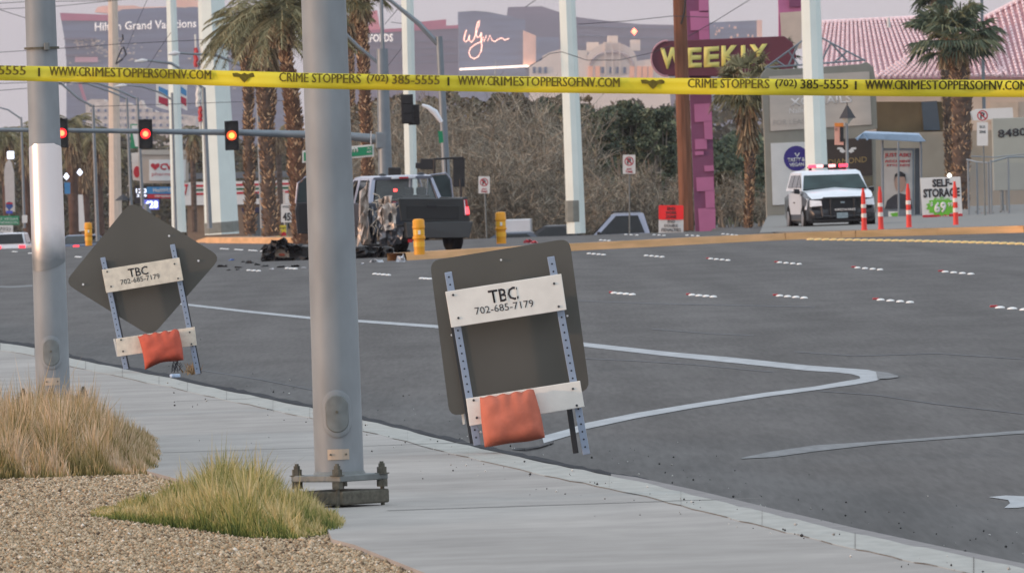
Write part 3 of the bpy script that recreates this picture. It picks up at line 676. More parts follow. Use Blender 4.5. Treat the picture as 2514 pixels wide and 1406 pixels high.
def h_left(px, D):
    prof = np.interp(px, [-400, -60, 40, 130, 200, 260, 320, 365, 392], [.50, .53, .55, .57, .52, .37, .2, .08, .005])
    e_ = 1 - abs((D - 66.5) / 4.2) ** 3; return prof * max(0, e_) ** .5
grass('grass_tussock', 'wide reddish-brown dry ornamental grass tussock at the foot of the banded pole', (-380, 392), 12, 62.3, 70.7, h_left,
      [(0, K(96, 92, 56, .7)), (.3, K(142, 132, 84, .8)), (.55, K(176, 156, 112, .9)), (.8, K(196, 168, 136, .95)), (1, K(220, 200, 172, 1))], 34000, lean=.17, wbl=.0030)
def h_mid(px, D):
    prof = np.interp(px, [205, 260, 330, 400, 470, 540, 600, 660, 700, 750, 790, 830], [.02, .08, .13, .20, .31, .41, .38, .29, .22, .18, .13, .03])
    dc = np.interp(px, [205, 500, 830], [55.4, 54.2, 52.0]); wd = np.interp(px, [205, 300, 560, 700, 830], [.5, 1.2, 2.7, 2.4, .7])
    return prof * max(0, 1 - abs((D - dc) / wd) ** 3) ** .5
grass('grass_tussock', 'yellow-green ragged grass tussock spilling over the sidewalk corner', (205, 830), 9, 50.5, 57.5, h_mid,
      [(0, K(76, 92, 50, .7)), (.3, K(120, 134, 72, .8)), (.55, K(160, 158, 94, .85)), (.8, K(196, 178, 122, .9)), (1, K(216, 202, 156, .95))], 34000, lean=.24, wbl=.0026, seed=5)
# ============================================================ VEHICLES AND STREET FURNITURE
m_white = mat('white_paint', K(228, 234, 242, .9), .3, var=.03, coat=.5); m_black = mat('black_paint', K(40, 42, 48, .7), .35, var=.1, coat=.4)
m_glass = mat('car_glass', K(44, 52, 56, .5), .12, var=.1, spec=.35); m_tyre = mat('tyre_rubber', (.014, .014, .015), .95, var=.2, spec=.1)
m_rim = mat('wheel_rim', (.30, .30, .31), .4, metal=.7, var=.1); m_chrome = mat('chrome', (.8, .8, .8), .15, metal=1, var=0)
m_lens = mat('headlight_glass', (.72, .74, .78), .12, var=.1, scale=8); m_plate = mat('number_plate', K(150, 168, 176, .8), .5, var=.15, scale=12)
m_plastic = mat('dark_plastic', K(50, 52, 56, .6), .6, var=.12); m_silver = mat('silver_paint', K(176, 184, 204, .8), .28, metal=.5, var=.04, coat=.4)
m_redl = mat('red_lamp', (.6, .02, .03), .3, emit=(1, .03, .05), es=2.2, var=0); m_redd = mat('red_glass', (.45, .02, .03), .25, var=0)
class Fr:
    def __init__(s, o, yaw): s.o = Vector(o); s.M = Matrix.Rotation(R(yaw), 3, 'Z')
    def __call__(s, x, y, z): return s.o + s.M @ Vector((x, y, z))
def wheel(T, x, y, r, wd, root, yawM=None):
    a, b_ = T(x - wd / 2, y, r), T(x + wd / 2, y, r); out = b_ if x > 0 else a; d = (b_ - a).normalized() * (1 if x > 0 else -1)
    g = MB(); n = 24; ax = (b_ - a).normalized(); up = Vector((0, 0, 1)); sd = ax.cross(up)
    for q, (off, rr) in enumerate(((0, r * .93), (.04, r), (wd - .04, r), (wd, r * .93))): pass
    secs = [[a + ax * off + (up * math.cos(2 * math.pi * k / n) + sd * math.sin(2 * math.pi * k / n)) * rr for k in range(n)] for off, rr in ((0, r * .9), (.03, r), (wd - .03, r), (wd, r * .9))]
    w_ = g.loft(secs).build('wheel', m_tyre, root, smooth=True)
    MB().tube(out - d * .02, out + d * .012, r * .6, r * .55, n=16).build('rim', m_rim, w_, smooth=True)
    return w_
def sec(T, y, hw, z0, z1, hwt=None, r=.08):
    hwt = hwt or hw
    return [T(-hw + r, y, z0), T(-hw, y, z0 + r), T(-hw, y, z0 + (z1 - z0) * .55), T(-hwt, y, z1 - r), T(-hwt + r, y, z1), T(hwt - r, y, z1), T(hwt, y, z1 - r), T(hw, y, z0 + (z1 - z0) * .55), T(hw, y, z0 + r), T(hw - r, y, z0)]
def car(name, label, cat, px, D, yaw, Ln=4.7, W=1.85, H=1.5, body=None, kind='sedan', group=None, lights=True, clad=None, braking=False, py=None):
    """front of the car points along local +y"""
    o = G(px, D); T = Fr(o, yaw); root = thing(name, label, cat, o, group); hw = W / 2; body = body or m_silver
    zb = .28; zs = H * .6
    f, b_ = Ln / 2, -Ln / 2
    if kind == 'suv': hood = H * .60; secs = [(b_, .92, .45, zs - .12), (b_ + .08, 1, .32, zs), (b_ + .9, 1, zb, zs + .02), (f - 1.5, 1, zb, zs), (f - 1.2, 1, zb, zs - .02), (f - .5, .97, zb, hood - .06), (f - .12, .92, .3, hood - .16), (f, .84, .38, hood - .3)]
    else: secs = [(b_, .9, .42, zs - .1), (b_ + .1, .97, .3, zs), (b_ + 1.0, 1, zb, zs + .02), (f - 1.6, 1, zb, zs - .02), (f - .6, .96, zb, zs - .12), (f - .12, .9, .3, zs - .26), (f, .82, .38, zs - .38)]
    MB().loft([sec(T, y, hw * q, z0, z1) for y, q, z0, z1 in secs]).build('body', body, root, smooth=True)
    rb = b_ + (.06 if kind == 'suv' else .75); rt = b_ + (.28 if kind == 'suv' else 1.35); ft = f - (2.0 if kind == 'suv' else 2.2); fb = f - 1.25
    tw = hw * .8
    MB().loft([[T(-hw * .96, rb, zs - .03), T(hw * .96, rb, zs - .03), T(hw * .96, fb, zs - .05), T(-hw * .96, fb, zs - .05)], [T(-tw, rt, H - .04), T(tw, rt, H - .04), T(tw, ft, H - .04), T(-tw, ft, H - .04)], [T(-tw * .9, rt + .12, H), T(tw * .9, rt + .12, H), T(tw * .9, ft - .12, H), T(-tw * .9, ft - .12, H)]]).build('cabin', body, root, smooth=True)
    e_ = .012
    def lerp(a, b, t): return a + (b - a) * t
    def pane(nm, c4, off):
        c = sum(c4, Vector((0, 0, 0))) / 4; q = [c + (p - c) * .9 + off for p in c4]
        n_ = (q[1] - q[0]).cross(q[2] - q[0]).normalized(); 
        if n_.dot(off) < 0: n_ = -n_
        MB().prism(q, [p - n_ * .03 for p in q]).build(nm, m_glass, root)
    M = T.M
    pane('windscreen', [T(-hw * .94, fb, zs), T(hw * .94, fb, zs), T(tw, ft, H - .06), T(-tw, ft, H - .06)], M @ Vector((0, .02, .02)))
    pane('rear_window', [T(-hw * .94, rb, zs), T(hw * .94, rb, zs), T(tw, rt, H - .06), T(-tw, rt, H - .06)], M @ Vector((0, -.02, .02)))
    for s_ in (-1, 1):
        pane('side_window', [T(s_ * hw * .95, rb + .12, zs + .02), T(s_ * hw * .95, fb - .15, zs), T(s_ * tw, ft - .1, H - .07), T(s_ * tw, rt + .15, H - .07)], M @ Vector((s_ * .02, 0, .01)))
    r = .36 if kind == 'suv' else .32
    for x in (-1, 1):
        for y in (b_ + .85, f - .95): wheel(T, x * (hw - .1), y, r, .24, root)
        if lights:
            q = [T(x * hw * .93, b_ - .012, zs - .22), T(x * hw * .55, b_ - .03, zs - .22), T(x * hw * .55, b_ - .03, zs - .06), T(x * hw * .9, b_ - .012, zs - .06)]
            MB().prism(q, [p + M @ Vector((0, .06, 0)) for p in q]).build('tail_light', m_redl if braking else m_redd, root)
            q = [T(x * hw * .8, f + .015, zs - .48), T(x * hw * .45, f + .02, zs - .48), T(x * hw * .45, f - .02, zs - .36), T(x * hw * .82, f - .06, zs - .36)]
            MB().prism(q, [p - M @ Vector((0, .1, 0)) for p in q]).build('headlight', m_lens, root)
        MB().box(T(x * (hw + .1), fb - .25, zs + .08), (.2, .12, .14), M).build('wing_mirror', m_plastic, root, bevel=.02)
    MB().box(T(0, b_ - .01, zs - .3), (.36, .03, .17), M).build('number_plate', m_plate, root)
    MB().box(T(0, b_ + .02, .42), (W * .9, .12, .2), M).build('bumper', m_plastic, root, bevel=.03)
    if kind == 'suv':
        for x in (-1, 1): MB().tube(T(x * tw * .86, rt + .1, H + .04), T(x * tw * .86, ft, H + .04), .02).build('roof_rail', m_plastic, root)
    return root, T
# ---------------------------------------------------- police vehicle (faces the camera)
DP = 294.0; o = G(2040, DP); T = Fr(o, 186.0); M = T.M
pc = thing('police_car', 'black and white police utility vehicle facing the road, red roof lights lit', 'police car', o)
hw = 1.0
MB().loft([sec(T, y, q, a, b_) for y, q, a, b_ in ((-2.5, .93, .5, 1.0), (-2.4, 1, .34, 1.08), (-1, 1, .26, 1.19), (1.0, 1, .26, 1.19), (1.5, 1, .26, 1.14), (2.1, .98, .28, 1.03), (2.4, .95, .28, .93), (2.5, .88, .3, .86))]).build('body', m_black, pc, smooth=True)
# white doors / hood / roof
for s_ in (-1, 1):
    q = [T(s_ * 1.008, -1.4, .52), T(s_ * 1.008, 1.05, .52), T(s_ * 1.008, 1.05, 1.14), T(s_ * 1.008, -1.4, 1.14)]
    MB().prism(q, [p - M @ Vector((s_ * .03, 0, 0)) for p in q]).build('door', m_white, pc)
    MB().box(T(s_ * 1.02, -.2, .86), (.03, .2, .03), M).build('door_handle', m_plastic, pc)
MB().loft([[T(-hw * .96, 1.05, 1.20), T(0, 1.0, 1.28), T(hw * .96, 1.05, 1.20)], [T(-hw * .94, 1.9, 1.13), T(0, 1.9, 1.20), T(hw * .94, 1.9, 1.13)], [T(-hw * .92, 2.3, 1.03), T(0, 2.36, 1.09), T(hw * .92, 2.3, 1.03)], [T(-hw * .86, 2.46, .95), T(0, 2.52, 1.0), T(hw * .86, 2.46, .95)]]).build('hood', m_white, pc, smooth=True)
for s_ in (-1, 1):
    q = [T(s_ * 1.006, 1.1, .62), T(s_ * .99, 2.2, .66), T(s_ * .96, 2.3, .96), T(s_ * 1.006, 1.1, 1.05)]
    MB().prism(q, [p - M @ Vector((s_ * .05, 0, 0)) for p in q]).build('fender', m_white, pc)
zs, H = 1.23, 1.77; tw = .85
MB().loft([[T(-.96, -2.35, zs - .03), T(.96, -2.35, zs - .03), T(.96, 1.15, zs - .05), T(-.96, 1.15, zs - .05)], [T(-tw, -2.0, H - .06), T(tw, -2.0, H - .06), T(tw, .35, H - .06), T(-tw, .35, H - .06)], [T(-tw * .88, -1.9, H), T(tw * .88, -1.9, H), T(tw * .88, .2, H), T(-tw * .88, .2, H)]]).build('roof', m_white, pc, smooth=True)
q = [T(-.925, 1.13, zs - .01), T(.925, 1.13, zs - .01), T(.80, .44, H - .15), T(-.80, .44, H - .15)]
off = M @ Vector((0, .015, .02)); q = [p + off for p in q]; MB().prism(q, [p - off * 2 for p in q]).build('windscreen', mat('windscreen_glass', K(58, 80, 82, .6), .25, var=.3, scale=2, spec=.15), pc)
for s_ in (-1, 1):
    for y0, y1, t0, t1 in ((.1, .85, .1, .25), (-.9, .0, -.85, .0), (-1.9, -1.0, -1.75, -.95)):
        q = [T(s_ * .955, y0, zs + .05), T(s_ * .955, y1, zs + .05), T(s_ * .86, t1, H - .13), T(s_ * .86, t0, H - .13)]; off = M @ Vector((s_ * .015, 0, .004)); q = [p + off for p in q]
        MB().prism(q, [p - off * 2 for p in q]).build('side_window', m_glass, pc)
    q = [T(s_ * .93, 2.60, .74), T(s_ * .60, 2.70, .76), T(s_ * .62, 2.68, .90), T(s_ * .92, 2.54, .93)]; MB().prism(q, [p - M @ Vector((0, .12, 0)) for p in q]).build('headlight', m_lens, pc)
    q = [T(s_ * .88, 2.52, .50), T(s_ * .62, 2.56, .50), T(s_ * .62, 2.56, .66), T(s_ * .88, 2.50, .70)]; MB().prism(q, [p - M @ Vector((0, .1, 0)) for p in q]).build('fog_light', m_plastic, pc)
    MB().loft([[T(s_ * 1.0, .85, 1.1), T(s_ * 1.0, .85, 1.25), T(s_ * 1.0, .98, 1.25), T(s_ * 1.0, .98, 1.1)], [T(s_ * 1.16, .8, 1.12), T(s_ * 1.16, .8, 1.27), T(s_ * 1.16, 1.0, 1.26), T(s_ * 1.16, 1.0, 1.13)]]).build('wing_mirror', m_black, pc, bevel=.02)
    for y in (-1.5, 1.6): wheel(T, s_ * .9, y, .39, .26, pc)
    MB().tube(T(s_ * .34, 2.66, .42), T(s_ * .34, 2.64, 1.0), .035).build('push_bar_upright', m_plastic, pc)
MB().loft([[T(-.52, 2.56, .5), T(.52, 2.56, .5), T(.56, 2.54, .98), T(-.56, 2.54, .98)], [T(-.5, 2.4, .5), T(.5, 2.4, .5), T(.56, 2.4, .98), T(-.56, 2.4, .98)]]).build('grille', m_plastic, pc)
MB().loft([sec(T, y, q, a, b_, r=.05) for y, q, a, b_ in ((2.3, .97, .34, .72), (2.5, .93, .36, .70), (2.6, .82, .40, .62))]).build('front_bumper', m_black, pc, smooth=True)
pb = MB(); pb.tube(T(-.56, 2.64, .97), T(.56, 2.64, .97), .035).tube(T(-.58, 2.66, .45), T(.58, 2.66, .45), .03)
for s_ in (-1, 1): pb.path([T(s_ * .56, 2.64, .97), T(s_ * .62, 2.62, .8), T(s_ * .58, 2.66, .45)], .032)
pb.box(T(0, 2.66, .64), (.86, .02, .12), M).build('push_bumper', m_black, pc)
c0 = T(-.33, 2.69, .61); c1 = T(.33, 2.69, .61)
def to_px(v):
    d = RC.transposed() @ (v - Vector((0, 0, CAMZ))); return (CX + F * d.x / -d.z, CY - F * d.y / -d.z)
a, b_ = to_px(T(.36, 2.69, .60)), to_px(T(-.36, 2.69, .60)); c_ = to_px(T(.36, 2.69, .665)); dd = T(0, 2.69, .6).y
text('METROPOLITAN POLICE', a, b_, c_, dd, mat('white_lettering', (.8, .8, .8), .5, var=0), pc, bold=.02)
MB().box(T(.02, 2.68, .47), (.32, .02, .16), M).build('number_plate', m_plate, pc)
MB().box(T(0, 2.665, .84), (.12, .02, .045), M).build('badge', m_plate, pc, bevel=.01)
m_lb = mat('lightbar_red', (.7, .02, .04), .3, emit=(1, .04, .08), es=3.0, var=0); m_lb2 = mat('lightbar_pink', (.8, .4, .4), .3, emit=(1, .35, .35), es=1.6, var=0)
lb = MB().box(T(0, -.35, H + .09), (1.14, .28, .05), M).build('lightbar', m_plastic, pc, bevel=.02)
for k, (x, w_, m_) in enumerate(((.46, .22, m_lb), (.24, .2, m_lb2), (-.12, .2, m_lb2), (-.44, .26, m_lb), (.06, .12, m_plastic), (-.27, .1, m_plastic))): MB().box(T(x, -.20, H + .12), (w_, .12, .09), M).build('lamp', m_, lb, bevel=.02)
for s_ in (-1, 1): MB().box(T(s_ * .5, -.35, H + .035), (.08, .1, .07), M).build('bracket', m_plastic, lb)

# ---------------------------------------------------- crashed pickup
m_pd = mat('matte_dark_paint', K(56, 60, 62, .75), .38, var=.06, coat=.3); m_blue = mat('blue_silver_paint', K(176, 182, 200, .8), .3, metal=.3, var=.06, coat=.4)
m_crum = mat('crumpled_sheet', K(206, 194, 184, .85), .38, metal=.35, var=.2, scale=5, detail=6); m_crum2 = mat('bent_dark_sheet', K(112, 114, 120, .85), .4, metal=.4, var=.25, scale=6)
DK = 249.0; o = G(1064, DK); T = Fr(o, 20.0); M = T.M
tk = thing('pickup_truck', 'crashed dark pickup truck with doors open and its left rear corner torn open', 'pickup truck', o)
S = 1.0
def TS(x, y, z): return T(x, y, z)
# bed: right side, floor, tailgate
def panel(nm, q, m_, th=.05, n=None, parent=None, bev=0):
    nn = (q[1] - q[0]).cross(q[2] - q[0]).normalized(); n_ = n if n is not None else nn
    return MB().prism(q, [p + n_ * th for p in q]).build(nm, m_, parent or tk, bevel=bev)
f_ = M @ Vector((0, 1, 0)); r_ = M @ Vector((1, 0, 0)); U = Vector((0, 0, 1))
panel('tailgate', [T(-.80, 0, .80), T(.82, 0, .72), T(.86, 0, 1.31), T(-.86, -.02, 1.37)], m_pd, .07, f_, bev=.02)
tg = panel('tailgate_panel', [T(-.66, -.014, .86), T(.70, -.014, .80), T(.72, -.014, 1.13), T(-.66, -.02, 1.18)], mat('tailgate_inset', K(44, 48, 50, .7), .4, var=.08), .02, f_, bev=.01)
MB().box(T(.0, -.03, 1.15), (.26, .03, .07), M).build('tailgate_handle', m_plastic, tk, bevel=.01)
MB().loft([[T(-.72, -.16, .38), T(.9, -.16, .34), T(1.02, -.12, .74), T(-.74, -.14, .78)], [T(-.72, .05, .40), T(.92, .05, .38), T(1.02, .05, .74), T(-.74, .05, .78)]]).build('rear_bumper', m_pd, tk, bevel=.02)
panel('bed_side', [T(.98, .03, .60), T(.98, 1.85, .60), T(.95, 1.85, 1.36), T(.92, .03, 1.33)], m_pd, -.09, r_, bev=.02)
panel('bed_corner', [T(.82, .02, .72), T(.99, .02, .72), T(.93, .02, 1.34), T(.82, .02, 1.34)], m_pd, .08, f_, bev=.02)
panel('bed_floor', [T(-.75, .05, .72), T(.9, .05, .72), T(.9, 1.85, .72), T(-.75, 1.85, .72)], m_plastic, -.06, U)
q = [T(.84, -.02, .88), T(.98, .0, .88), T(.93, .0, 1.28), T(.82, -.02, 1.28)]; tl = panel('tail_light', q, m_redd, .1, f_, bev=.02)
panel('brake_lamp', [T(.88, -.035, .92), T(.965, -.02, .92), T(.945, -.02, 1.10), T(.87, -.035, 1.10)], mat('brake_glow', (.7, .05, .05), .3, emit=(1, .06, .08), es=2.6, var=0), .02, f_, parent=tl)
panel('reverse_lamp', [T(.845, -.03, .90), T(.875, -.03, .90), T(.85, -.03, 1.27), T(.83, -.03, 1.27)], m_lens, .02, f_, parent=tl)
# cab
cb0, cb1 = 1.9, 4.1
MB().loft([[T(-.98, cb0, .45), T(.98, cb0, .45), T(.98, cb0, 1.28), T(-.98, cb0, 1.28)], [T(-.98, cb1, .45), T(.98, cb1, .45), T(.98, cb1, 1.28), T(-.98, cb1, 1.28)]]).build('cab_body', mat('grey_paint', K(84, 88, 98, .8), .35, metal=.2, coat=.3), tk, bevel=.05)
MB().loft([[T(-.98, cb1, .45), T(.98, cb1, .45), T(.96, cb1, 1.22), T(-.96, cb1, 1.22)], [T(-.96, 5.5, .5), T(.96, 5.5, .5), T(.9, 5.5, 1.1), T(-.9, 5.5, 1.1)]]).build('hood', m_blue, tk, bevel=.06)
zt = 1.93
MB().loft([[T(-.78, cb0 + .2, zt - .11), T(.78, cb0 + .2, zt - .11), T(.78, 3.5, zt - .1), T(-.78, 3.5, zt - .1)], [T(-.76, cb0 + .16, zt - .04), T(.76, cb0 + .16, zt - .04), T(.76, 3.5, zt - .04), T(-.76, 3.5, zt - .04)], [T(-.66, cb0 + .32, zt), T(.66, cb0 + .32, zt), T(.66, 3.3, zt), T(-.66, 3.3, zt)]]).build('roof', m_blue, tk, smooth=True)
def pillar(a, b_, w_, nm='pillar', m_=None):
    MB().prism([T(*a), T(a[0] + w_, a[1], a[2]), T(b_[0] + w_ * .8, b_[1], b_[2]), T(*b_)], [p + f_ * .14 for p in (T(*a), T(a[0] + w_, a[1], a[2]), T(b_[0] + w_ * .8, b_[1], b_[2]), T(*b_))]).build(nm, m_ or m_blue, tk, bevel=.015)
pillar((-.98, cb0, 1.26), (-.80, cb0 + .2, zt - .08), .13); pillar((.87, cb0, 1.26), (.72, cb0 + .2, zt - .08), .10)
pillar((-.96, 3.0, 1.26), (-.79, 3.0, zt - .08), .05); pillar((.9, 3.0, 1.26), (.74, 3.0, zt - .08), .05)
pillar((-.96, 4.1, 1.24), (-.76, 3.5, zt - .08), .08); pillar((.88, 4.1, 1.24), (.70, 3.5, zt - .08), .08)
m_clear = mat('clear_glass', (.5, .55, .55), .05, var=0, alpha=.10, spec=.8)
panel('rear_window', [T(-.80, cb0 + .03, 1.3), T(.80, cb0 + .03, 1.3), T(.67, cb0 + .2, zt - .12), T(-.67, cb0 + .2, zt - .12)], m_clear, .01, f_)
panel('windscreen', [T(-.82, 4.06, 1.26), T(.82, 4.06, 1.26), T(.68, 3.52, zt - .1), T(-.68, 3.52, zt - .1)], mat('tinted_glass', K(96, 92, 88, .6), .2, var=.3, scale=2.5), .01, f_)
for y0, y1, a, b_ in ((cb0 + .3, 2.95, cb0 + .35, 2.95),):
    panel('side_window', [T(-.955, y0, 1.3), T(-.955, y1, 1.3), T(-.80, b_, zt - .14), T(-.80, a, zt - .14)], m_glass, .01, r_)
MB().box(T(0, cb0 + .12, zt - .07), (.62, .05, .05), M).build('high_brake_light', m_lens, tk, bevel=.01)
MB().box(T(.0, cb0 + .09, zt - .07), (.24, .04, .045), M).build('stop_lamp', m_redd, tk, bevel=.01)
m_seat = mat('seat_fabric', K(70, 66, 64, .6), .9, var=.15)
for x in (-.62, -.02 + .35, .66):
    s_ = MB().box(T(x, 2.6, 1.18), (.46, .14, .5), M).build('seat', m_seat, tk, bevel=.05); MB().box(T(x, 2.6, 1.52), (.27, .1, .2), M).build('headrest', m_seat, s_, bevel=.05)
MB().box(T(0, 3.9, 1.26), (1.7, .4, .16), M).build('dashboard', mat('tan_trim', K(170, 150, 122, .6), .8, var=.1), tk, bevel=.05)
MB().box(T(-.16, 2.2, 1.56), (.10, .03, .07), M).build('signal_glimpse', mat('signal_glimpse_red', (.7, .05, .05), .3, emit=(1, .05, .04), es=4, var=0), tk, bevel=.02)  # added in the cab to stand for a distant red traffic light
MB().box(T(.02, 3.5, 1.62), (.24, .05, .07), M).build('rear_view_mirror', m_plastic, tk, bevel=.01)
for x in (-.45, .55): MB().lathe(T(x, cb0 + .4, zt - .005), [(.10, 0), (.09, .03), (.03, .06)], 12).build('roof_antenna', m_plastic, tk, smooth=True)
# open doors
m_dk = mat('dark_door_paint', K(52, 54, 60, .75), .3, coat=.3)
def door(nm, hinge, yaw, Ld, inner, side):
    Td = Fr(T(*hinge), 20.0 + yaw); k = side
    lo = [Td(0, 0, -.75), Td(k * Ld, 0, -.70), Td(k * (Ld + .04), 0, -.1), Td(k * Ld, 0, .08), Td(0, 0, .08)]
    ny = Td.M @ Vector((0, 1, 0))
    d_ = MB().prism(lo, [p + ny * .1 for p in lo]).build(nm, m_dk, tk, bevel=.02)
    fr_ = MB()
    pts = [Td(0, .05, .06), Td(k * .08, .05, .66), Td(k * Ld * .78, .05, .70), Td(k * Ld * .96, .05, .55), Td(k * (Ld + .02), .05, .06)]
    fr_.path(pts, .022, 6).build('window_frame', m_blue, d_)
    q = [Td(k * .03, .05, .07), Td(k * .1, .05, .63), Td(k * Ld * .77, .05, .67), Td(k * Ld * .93, .05, .53), Td(k * (Ld - .01), .05, .07)]
    MB().prism(q, [p + ny * .01 for p in q]).build('door_glass', mat('door_glass', K(74, 92, 96, .5), .1, var=.2), d_)
    q = [p - ny * .012 for p in lo]; c = sum(q, Vector()) / len(q); q = [c + (p - c) * .86 for p in q]
    MB().prism(q, [p + ny * .02 for p in q]).build('door_lining', m_plastic, d_)
door('front_door', (.94, 3.0, 1.24), 8, .74, 1, 1)
door('front_door', (-.98, 3.9, 1.26), -14, 1.12, 1, -1)
# wheels
wheel(T, .86, .95, .40, .30, tk); wheel(T, .86, 4.9, .40, .28, tk); wheel(T, -.86, 4.9, .40, .28, tk)
# torn left rear corner
random.seed(11)
def crumple(pts_px, D0, m_, nm, dep=.35, n=5, jit=.05, parent=None):
    (x0, y0), (x1, y1), (x2, y2), (x3, y3) = pts_px; V = []; W_ = n
    for i in range(n + 1):
        for j in range(W_ + 1):
            u_, v_ = i / n, j / W_; X = (x0 * (1 - u_) + x1 * u_) * (1 - v_) + (x3 * (1 - u_) + x2 * u_) * v_; Y = (y0 * (1 - u_) + y1 * u_) * (1 - v_) + (y3 * (1 - u_) + y2 * u_) * v_
            V.append(P(X + random.uniform(-jit, jit) * 60, Y + random.uniform(-jit, jit) * 60, D0 + random.uniform(0, dep)))
    fs = [(i * (W_ + 1) + j, (i + 1) * (W_ + 1) + j, (i + 1) * (W_ + 1) + j + 1, i * (W_ + 1) + j + 1) for i in range(n) for j in range(W_)]
    o_ = MB().add(V, fs).build(nm, m_, parent or tk); so_ = o_.modifiers.new('s', 'SOLIDIFY'); so_.thickness = .012; return o_
crumple([(884, 470), (906, 440), (902, 520), (880, 606)], DK + .9, m_crum, 'bent_cab_side', .2)
crumple([(878, 545), (902, 500), (908, 600), (890, 604)], DK + .8, m_crum, 'torn_panel', .25)
crumple([(902, 500), (926, 520), (922, 602), (896, 606)], DK + .9, m_crum2, 'torn_panel', .3)
crumple([(928, 488), (960, 482), (952, 560), (926, 540)], DK - .2, m_crum, 'torn_panel', .3)
crumple([(940, 500), (972, 498), (974, 560), (944, 566)], DK - .35, m_crum, 'torn_panel', .2, jit=.03)
crumple([(930, 550), (974, 556), (962, 604), (934, 602)], DK - .3, m_crum2, 'torn_panel', .3)
crumple([(960, 562), (992, 556), (984, 598), (958, 602)], DK - .3, m_crum2, 'torn_panel', .2, jit=.03)
crumple([(890, 600), (960, 596), (964, 612), (900, 614)], DK + .2, m_plastic, 'torn_panel', .3)
MB().pp(circ(958, 534, 5, 13), DK - .45, .06).build('lamp_socket', m_plastic, tk)
g = MB()
for k in range(26):
    a = P(random.uniform(905, 960), random.uniform(490, 560), DK + random.uniform(-.1, .6)); b_ = a + Vector((random.uniform(-.3, .3), random.uniform(-.1, .1), random.uniform(-.4, .25))); g.path([a, (a + b_) / 2 + Vector((.05, 0, .05)), b_], .014, 4)
g.build('torn_wiring_net', mat('wire_pale', (.4, .38, .33), .6, var=.5, scale=9), tk)
MB().box(T(-.4, .9, .45), (.7, 1.6, .25), M).build('chassis', m_plastic, tk, bevel=.03)
panel('brake_lamp', [T(-.70, -.20, .28), T(-.60, -.20, .28), T(-.60, -.20, .36), T(-.70, -.20, .36)], m_redd, .05, f_)
# wreckage on the road in front of the truck
gq = GP(700, 640); Dw = gq.y
wr = thing('car_wreckage', 'heap of black broken car parts left of the crashed truck', 'wreckage', gq)
g = MB(); g.pp(jag([(638, 640), (644, 620), (662, 606), (690, 600), (760, 604), (960, 606), (966, 612), (962, 636), (958, 644), (868, 646), (760, 648), (655, 648)], 12, 1.4), Dw, .9); g.build('torn_bumper', mat('scuffed_black', K(46, 44, 44, .7), .5, var=.3, scale=4), wr, bevel=.03)
g = MB(); g.pp(jag([(640, 612), (648, 600), (664, 600), (672, 592), (690, 588), (704, 596), (720, 600), (740, 606), (700, 612), (660, 618)], 6, 2.2), Dw - .05, .5); g.build('crushed_grille', m_plastic, wr, bevel=.02)
g = MB(); g.pp(jag([(672, 618), (684, 610), (706, 610), (710, 618), (710, 632), (690, 634), (676, 632)], 8, 1), Dw - .12, .1); hb = g.build('lamp_housing', mat('tan_housing', K(176, 160, 142, .7), .6, var=.2, scale=20), wr, bevel=.01)
MB().pp(circ(692, 625, 8, 3.5), Dw - .16, .06).build('lamp_reflector', mat('rusty_red', K(150, 74, 50, .8), .6), hb)
for q_ in ([(642, 618), (668, 590), (690, 606), (660, 634)], [(668, 592), (700, 584), (716, 604), (680, 612)], [(700, 596), (744, 600), (740, 620), (704, 618)], [(640, 632), (700, 630), (700, 650), (644, 650)], [(700, 632), (760, 628), (764, 648), (706, 652)], [(870, 608), (930, 604), (930, 642), (872, 640)], [(930, 606), (962, 610), (956, 642), (926, 642)]): crumple(q_, Dw - .3, m_plastic, 'torn_plastic', .35, n=5, jit=.06, parent=wr)
m_deb = mat('debris_dark', K(48, 48, 50, .7), .7, var=.3, scale=20); m_debw = mat('debris_white', K(214, 218, 224, .85), .5, var=.15, scale=20)
deb = [(545, 652, 26, 7, 0), (585, 655, 20, 5, 0), (612, 642, 20, 9, 0), (632, 648, 14, 6, 0), (650, 652, 20, 5, 0), (690, 654, 22, 5, 0), (725, 652, 22, 6, 0), (560, 662, 10, 4, 0), (582, 661, 8, 4, 0), (596, 642, 8, 4, 0), (890, 646, 10, 6, 1), (926, 639, 32, 9, 1), (983, 632, 22, 22, 1), (568, 637, 16, 4, 2), (667, 660, 12, 3, 1), (745, 657, 12, 3, 1), (1000, 615, 18, 10, 0), (1296, 590, 22, 12, 3), (1312, 593, 16, 8, 3)]
m_debb = mat('debris_blue', K(60, 110, 190, .8), .5, var=.1); m_debr = mat('debris_red', K(190, 50, 66, .8), .4, var=.2, scale=10)
nmz = {0: ('torn_plastic', 'jagged black plastic fragment on the road near the crashed truck', 'black car fragments on the road'), 1: ('torn_paper', 'crumpled white scrap on the road by the crashed truck', 'white scraps by the crashed truck'), 2: ('torn_paper', 'small flat blue scrap on the road left of the wreckage', None), 3: ('torn_plastic', 'red broken lamp piece lying on the far side of the median', 'red lamp pieces beyond the median')}
for x, y, w_, h_, k in deb:
    c_ = GP(x, y + h_ / 2); s1 = F / c_.y
    n = 9; top = []
    g = MB(); prof = [c_ + Vector(((j / (n - 1) - .5) * w_ / s1, random.uniform(-.15, .15), h_ / s1 * (random.uniform(.3, 1.0) if 0 < j < n - 1 else .1))) for j in range(n)]
    bot = [c_ + Vector(((j / (n - 1) - .5) * w_ / s1, 0, -.01)) for j in range(n)][::-1]
    q = prof + bot; g.prism(q, [p + Vector((random.uniform(-.03, .03), .2, 0)) for p in q])
    nm, lb_, gr_ = nmz[k]; tag(g.build(nm, [m_deb, m_debw, m_debb, m_debr][k]), lb_, 'debris', gr_)

